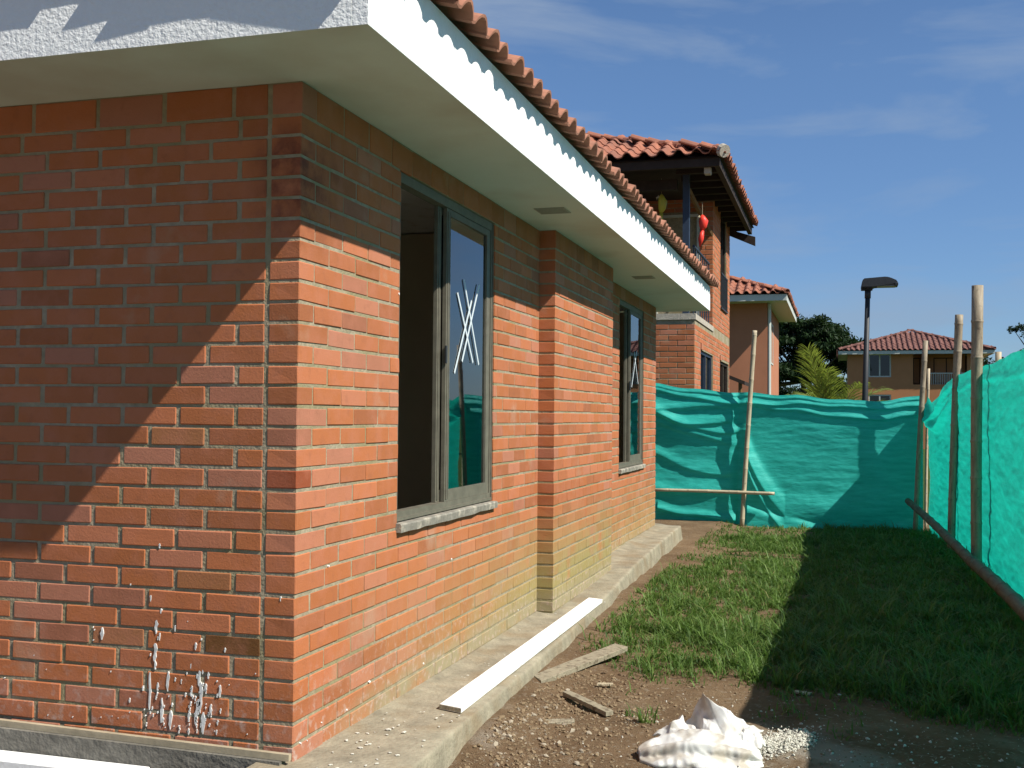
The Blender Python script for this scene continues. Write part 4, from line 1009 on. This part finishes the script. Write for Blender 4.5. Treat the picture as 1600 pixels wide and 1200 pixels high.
# ------------------------------------------------------------------ grass
def gdens(x,y):
    n=noise.noise(Vector((x*1.1,y*.9,20)))+.8*noise.noise(Vector((x*3.1,y*2.7,7)))+.6*noise.noise(Vector((x*8,y*7,2)))
    e=np.interp(y,[1,4.2,6.4,9.7],[.45,.38,.30,.23])+.03
    d=.70+n*1.25+.35*max(0,min(1,(x-1.0)/.8))
    if y>8.0: e+=.12
    d*=max(.0,min(1,(x-e)/(.55 if y<7 else .5)))**.7
    if y<3.4:
        lim=2.30-.6*max(0,min(1,(x-2.1)/.8))+.22*noise.noise(Vector((x*3,1,1)))+.5*max(0,min(1,(1.0-x)/.4))
        d*=max(0,min(1,(y-lim)/.3)); d=max(d,.10*(n>.1)*(y>1.3)*(x>.9))
    if 7.9<y<9.3 and x<1.75: d*=.15 if 8.3<y<9.0 else .6
    if 10.6<y and x<1.9: d*=.35
    if x>3.62 : d*=0
    if x>1.9: d=max(d,.55 if y>2.4 else 0)
    return d
def make_grass():
    n=300000; X=rng.uniform(.45,3.75,n)
    # more blades near the viewer, where each shows
    u=rng.random(n); Y=1.5+10.9*(u**1.35)
    gx=np.linspace(.3,3.9,140); gy=np.linspace(1.3,12.6,420); D=np.array([[gdens(a,b) for a in gx] for b in gy]); Z=np.array([[gz(a,b) for a in gx] for b in gy])
    ix=np.clip(((X-.3)/3.6*139).astype(int),0,139); iy=np.clip(((Y-1.3)/11.3*419).astype(int),0,419)
    cl=rng.random(n); clump=np.array([noise.noise(Vector((a*9,b*9,1))) for a,b in zip(np.round(X,2),np.round(Y,2))])
    keep=cl<np.clip(D[iy,ix]*(.75+clump*1.1),0,1); X=X[keep];Y=Y[keep];D0=D[iy,ix][keep];Zz=Z[iy,ix][keep];cp=clump[keep]; n=len(X)
    h=(.015+.058*rng.random(n)**2.0)*(.6+.5*np.clip(D0,0,1.6))*(1+.9*cp)*(1+.25*(Y<4))
    tall=rng.random(n)<(.03+.09*(cp>.25)); h[tall]*=1.9
    wd=(.0018+.0034*rng.random(n)**1.5)*(1+Y*.06); az=rng.uniform(0,2*np.pi,n); lean=rng.uniform(.35,1.7,n)
    dx=np.cos(az);dy=np.sin(az);px=-dy;py=dx
    P=np.stack([X,Y,Zz-.004],1); V=np.empty((n,5,3))
    def pt(f,l,s): 
        q=np.empty((n,3)); q[:,0]=P[:,0]+dx*lean*h*l+px*wd*s; q[:,1]=P[:,1]+dy*lean*h*l+py*wd*s; q[:,2]=P[:,2]+h*f; return q
    V[:,0]=pt(0,0,-1);V[:,1]=pt(0,0,1);V[:,2]=pt(.65,.35,.8);V[:,3]=pt(.65,.35,-.8);V[:,4]=pt(.95,1,0)
    b=np.arange(n)[:,None]*5; F=np.concatenate([b+np.array([[0,1,2]]),b+np.array([[0,2,3]]),b+np.array([[3,2,4]])])
    tone=np.repeat(np.clip(.42+.30*rng.normal(size=n)+.5*cp,0,.9)+(rng.random(n)<.035)*.5,5)
    o=link('grass',np_mesh('grass',V.reshape(-1,3),F,'grass_blade',np.clip(tone,0,1))); tag(o,'short tufty grass growing over the soil between the house and the nets','grass',None,'stuff')
    return n
ng=make_grass(); print('blades',ng)
# stones and rubble
def stones(name,n,fn,smin,smax,m,label,cat):
    base=[]
    for s in range(5):
        bm=bmesh.new(); bmesh.ops.create_icosphere(bm,subdivisions=1,radius=1)
        rs=random.Random(s); q1=rs.uniform(.55,1)
        for v in bm.verts: v.co=Vector((v.co.x*rs.uniform(.55,1.25),v.co.y*rs.uniform(.5,1.1)*q1,v.co.z*rs.uniform(.25,.75)))
        me=bpy.data.meshes.new('s'); bm.to_mesh(me); bm.free(); base.append(tri_of(me))
    it=[]
    for i in range(n):
        x,y,lift=fn(); s=smin+(smax-smin)*random.random()**2.5; V,F=random.choice(base)
        it.append((V,F,Matrix.Translation((x,y,gz(x,y)+s*.2+lift))@Matrix.Rotation(random.uniform(0,6.3),4,'Z')@Matrix.Rotation(random.uniform(-.6,.6),4,'X')@Matrix.Scale(s,4)))
    o=join_np(name,it,m,None,kind='stuff'); tag(o,label,cat)
def f_pile():
    t=random.random()**.8; x=1.56+.38*t+random.gauss(0,.03); y=1.02+.46*t+random.gauss(0,.085)*(1.2-.4*t); 
    r=abs(random.gauss(0,1)); return x,y,max(0,.04-.02*r)*random.random()
stones('white_rubble',5200,f_pile,.003,.012,'rubble_white','pile of crumbled white plaster beside the plastic sack','rubble')
stones('lime_crumbs',560,lambda:(random.gauss(2.3,.75),random.gauss(1.35,.45),0),.0025,.013,'rubble_white','scattered white lime crumbs on the bare soil','rubble')
stones('gravel',2000,lambda:(.50+abs(random.gauss(0,.38)),random.uniform(.5,2.5),0),.003,.016,'stone_brown','small brown clods and gravel at the foot of the concrete ledge','gravel')
stones('pale_gravel',170,lambda:(.52+abs(random.gauss(0,.22)),random.gauss(1.1,.35),0),.005,.020,'stone_pale','pale broken stones at the foot of the concrete ledge','gravel')
stones('soil_clods',900,lambda:(random.uniform(.45,1.6),random.uniform(2.4,12),0),.004,.016,'soil_dark','loose dark soil clods among the grass','soil')
stones('earth_crumbs',2600,lambda:(random.uniform(.5,3.4),random.uniform(.6,2.5),0),.002,.010,'stone_brown','brown earth crumbs on the bare soil around the sack','soil')
stones('white_chips',60,lambda:(random.gauss(1.12,.06),random.gauss(1.62,.09),0),.003,.010,'stone_pale','little heap of pinkish chips behind the sack','rubble')
def litter():
    V=[];F=[]
    for i in range(1400):
        x=random.uniform(.5,3.4); y=random.uniform(.6,2.9) if i<800 else random.uniform(2.9,12); a=random.uniform(0,6.3); l=random.uniform(.008,.035); wd=random.uniform(.0012,.004); z=gz(x,y)+.004; d=Vector((math.cos(a),math.sin(a),random.uniform(-.1,.25)))*l; sd=Vector((-math.sin(a),math.cos(a),0))*wd; c=Vector((x,y,z)); o=len(V)
        V+=[tuple(c-d*.5),tuple(c+sd),tuple(c+d*.5),tuple(c-sd)]; F.append((o,o+1,o+2,o+3))
    me=np_mesh('dry_litter',V,F,'batten_wood'); o=link('dry_litter',me); tag(o,'dry straw and splinters strewn over the soil','litter',None,'stuff')
litter()
def ledge_bits():
    it=[]
    bm=bmesh.new(); bmesh.ops.create_icosphere(bm,subdivisions=1,radius=1)
    for v in bm.verts: v.co.z*=.45
    me=bpy.data.meshes.new('s'); bm.to_mesh(me); bm.free(); V,F=tri_of(me)
    for i in range(120):
        x=random.uniform(.05,.42); y=random.uniform(-.6,.9) if i<80 else random.uniform(.9,5); s=random.uniform(.0015,.008) if i>12 else random.uniform(.006,.012)
        it.append((V,F,Matrix.Translation((x,y,-.068 if y<1 else -.085))@Matrix.Rotation(random.uniform(0,6),4,'Z')@Matrix.Diagonal((s*1.4,s*.8,s,1))))
    o=join_np('plaster_crumbs',it,'rubble_white',None,kind='stuff'); tag(o,'white plaster crumbs dropped on the near end of the concrete ledge','rubble')
ledge_bits()

# ------------------------------------------------------------------ boards and litter
def board(name,pts,th,m,mend,label,cat,z=None,tilt=(0,0),jag=0):
    """pts: 4 ground corners (a0,a1 near end; b1,b0 far end)"""
    root=empty(name,(pts[0][0],pts[0][1],z),label,cat)
    n=18; mb=MB(); rows=[]
    a0,a1,b1,b0=[Vector((p[0],p[1],0)) for p in pts]
    for i in range(n+1):
        t=i/n; l=a0.lerp(b0,t); r=a1.lerp(b1,t); zz=z+tilt[0]*(1-t)+tilt[1]*t
        j=lambda:random.uniform(-jag,jag)
        rows.append([mb.bm.verts.new((p.x+j(),p.y+j(),zz+dz+j()*.4)) for p,dz in ((l,0),(l,th-.002),(l.lerp(r,.03),th),(l.lerp(r,.97),th),(r,th-.002),(r,0))])
    for A,B in zip(rows,rows[1:]):
        for i in range(6): mb.bm.faces.new((A[i],A[(i+1)%6],B[(i+1)%6],B[i]))
    mb.bm.faces.new(rows[-1])
    mb.bm.faces.new(rows[0][::-1]); reparent(mb.build('plank',m,root),root)
    e=MB(); d=(b0-a0).normalized()*.0015
    q=[a0-d,a1-d]; zz=z+tilt[0]
    e.hexa([(q[0].x,q[0].y,zz+.002),(q[1].x,q[1].y,zz+.002),(a1.x+d.x,a1.y+d.y,zz+.002),(a0.x+d.x,a0.y+d.y,zz+.002),(q[0].x,q[0].y,zz+th-.003),(q[1].x,q[1].y,zz+th-.003),(a1.x+d.x,a1.y+d.y,zz+th-.003),(a0.x+d.x,a0.y+d.y,zz+th-.003)])
    reparent(e.build('sawn_end',mend,root),root)
    return root
board('white_plank',[(.262,.985,0),(.385,.945,0),(.372,4.26,0),(.255,4.30,0)],.024,'white_paint','cracked_end','long white painted plank lying on the concrete ledge','plank',z=-.079,tilt=(.004,0),jag=.0006)
board('weathered_board',[(.415,2.115,0),(.50,1.99,0),(.80,3.0,0),(.70,3.08,0)],.028,'weathered_board','cracked_end','short weathered grey board lying on the soil beside the ledge','board',z=-.178,tilt=(.0,.012),jag=.002)
board('wood_offcut',[(.655,1.86,0),(.68,1.90,0),(.985,1.60,0),(.955,1.555,0)],.022,'weathered_board','cracked_end','narrow split stick lying on the soil in front of the weathered board','stick',z=-.198,tilt=(.01,0),jag=.002)
board('wood_chip',[(.70,1.30,0),(.69,1.37,0),(.82,1.43,0),(.835,1.37,0)],.012,'weathered_board','cracked_end','small broken wood chip lying on bare soil nearest the ledge','wood chip',z=-.198,jag=.003)
board('wood_chip',[(1.86,2.33,0),(1.86,2.38,0),(1.95,2.36,0),(1.94,2.32,0)],.010,'batten_wood','cracked_end','pale wood scrap at the edge of the shaded grass','wood chip',z=-.195,jag=.003)
board('wood_chip',[(.78,2.16,0),(.775,2.2,0),(.86,2.22,0),(.865,2.185,0)],.010,'batten_wood','cracked_end','tiny pale scrap in the grass beside the weathered board','wood chip',z=-.195,jag=.003)

# ------------------------------------------------------------------ plastic sack
def sack():
    root=empty('plastic_sack',(1.56,1.18,-.2),'crumpled dirty white woven plastic sack lying on the soil','sack')
    def crum(name,nu,nv,fn,th=.004):
        V=[];F=[]
        o0=Vector((1.50,.98,-.2)); sh=Vector((-.03,.0,0))
        for j in range(nv+1):
            for i in range(nu+1): q_=Vector(fn(i/nu,j/nv)); V.append(tuple(o0+(q_-o0)*.88+sh))
        W=nu+1
        for j in range(nv):
            for i in range(nu): a=j*W+i; F.append((a,a+1,a+W+1,a+W))
        me=np_mesh(name,V,F,'sack_plastic',smooth=True); o=link(name,me,root); reparent(o,root)
        md=o.modifiers.new('s','SOLIDIFY'); md.thickness=th
        return o
    ax=Vector((.962,.27,0)); ay=Vector((-.27,.962,0)); org=Vector((1.50,.98,-.2))
    def ridg(p): return 1-abs(noise.noise(p))*2
    def body(u,v):
        # long rolled body, axis along ax; v runs over the roll from front to back
        a=math.pi*(v*1.16-.08); s=(u-.45)*.62; endk=math.sin(math.pi*min(1,max(0,u*.94+.03)))**.45
        R_=.115*endk; fo=.018*math.sin(a*7+u*2+1.5*noise.noise(Vector((u*2,v*3,1))))*endk
        cr_=.016*ridg(Vector((u*5,v*5,2)))+.007*ridg(Vector((u*14,v*12,5)))
        r=R_+fo+cr_*endk
        p=org+ax*s-ay*math.cos(a)*r*1.45+Vector((0,0,1))*(max(-.01,math.sin(a))*r*.95+.012*noise.noise(Vector((u*3,v*2,9)))); return p
    crum('sack_body',90,70,body)
    def flap(c,wx,wy,h,lean,seed,az,sharp=1.0):
        """a slack fold of sack cloth pulled up to a ridge"""
        ca,sa=math.cos(az),math.sin(az)
        def f(u,v):
            x=(u-.5)*2;y=(v-.5)*2
            ridge=math.exp(-abs(y+.25*math.sin(x*2.2+seed))*2.1*sharp); along=max(0,1-abs(x-.1*math.sin(seed))**1.8)
            z=h*ridge*along*(1+.35*noise.noise(Vector((x*1.6,seed,2))))
            z+=.020*noise.noise(Vector((x*2.2,y*2.2,seed)))+.010*ridg(Vector((x*2.6+y*1.4,y*1.2-x,seed+3)))+.003*ridg(Vector((x*7,y*6,seed+5)))
            k=ridge*along
            px=x*wx; py=y*wy*(1-.25*k)+.03*math.sin(x*3+seed)
            X=px*ca-py*sa+lean[0]*k*h+.018*noise.noise(Vector((x*2,y*2,seed+7))); Y=px*sa+py*ca+lean[1]*k*h+.018*noise.noise(Vector((x*2,y*2,seed+9)))
            q=max(abs(x),abs(y))
            return Vector((c[0]+X,c[1]+Y,c[2]+z-.10*max(0,q-.72)))
        return f
    crum('sack_mouth',80,80,flap((1.60,1.20,-.10),.17,.13,.175,(-.5,.1),2.3,-.75))
    crum('sack_fold',60,60,flap((1.66,1.19,-.09),.13,.11,.10,(-.2,.3),5.1,-.35,1.3))
    crum('sack_fold',50,50,flap((1.41,1.15,-.11),.085,.09,.070,(-.1,0),11.1,1.3,.8))
    crum('sack_fold',50,50,flap((1.76,1.16,-.12),.09,.08,.060,(.2,0),17.7,.6,.8))
sack()
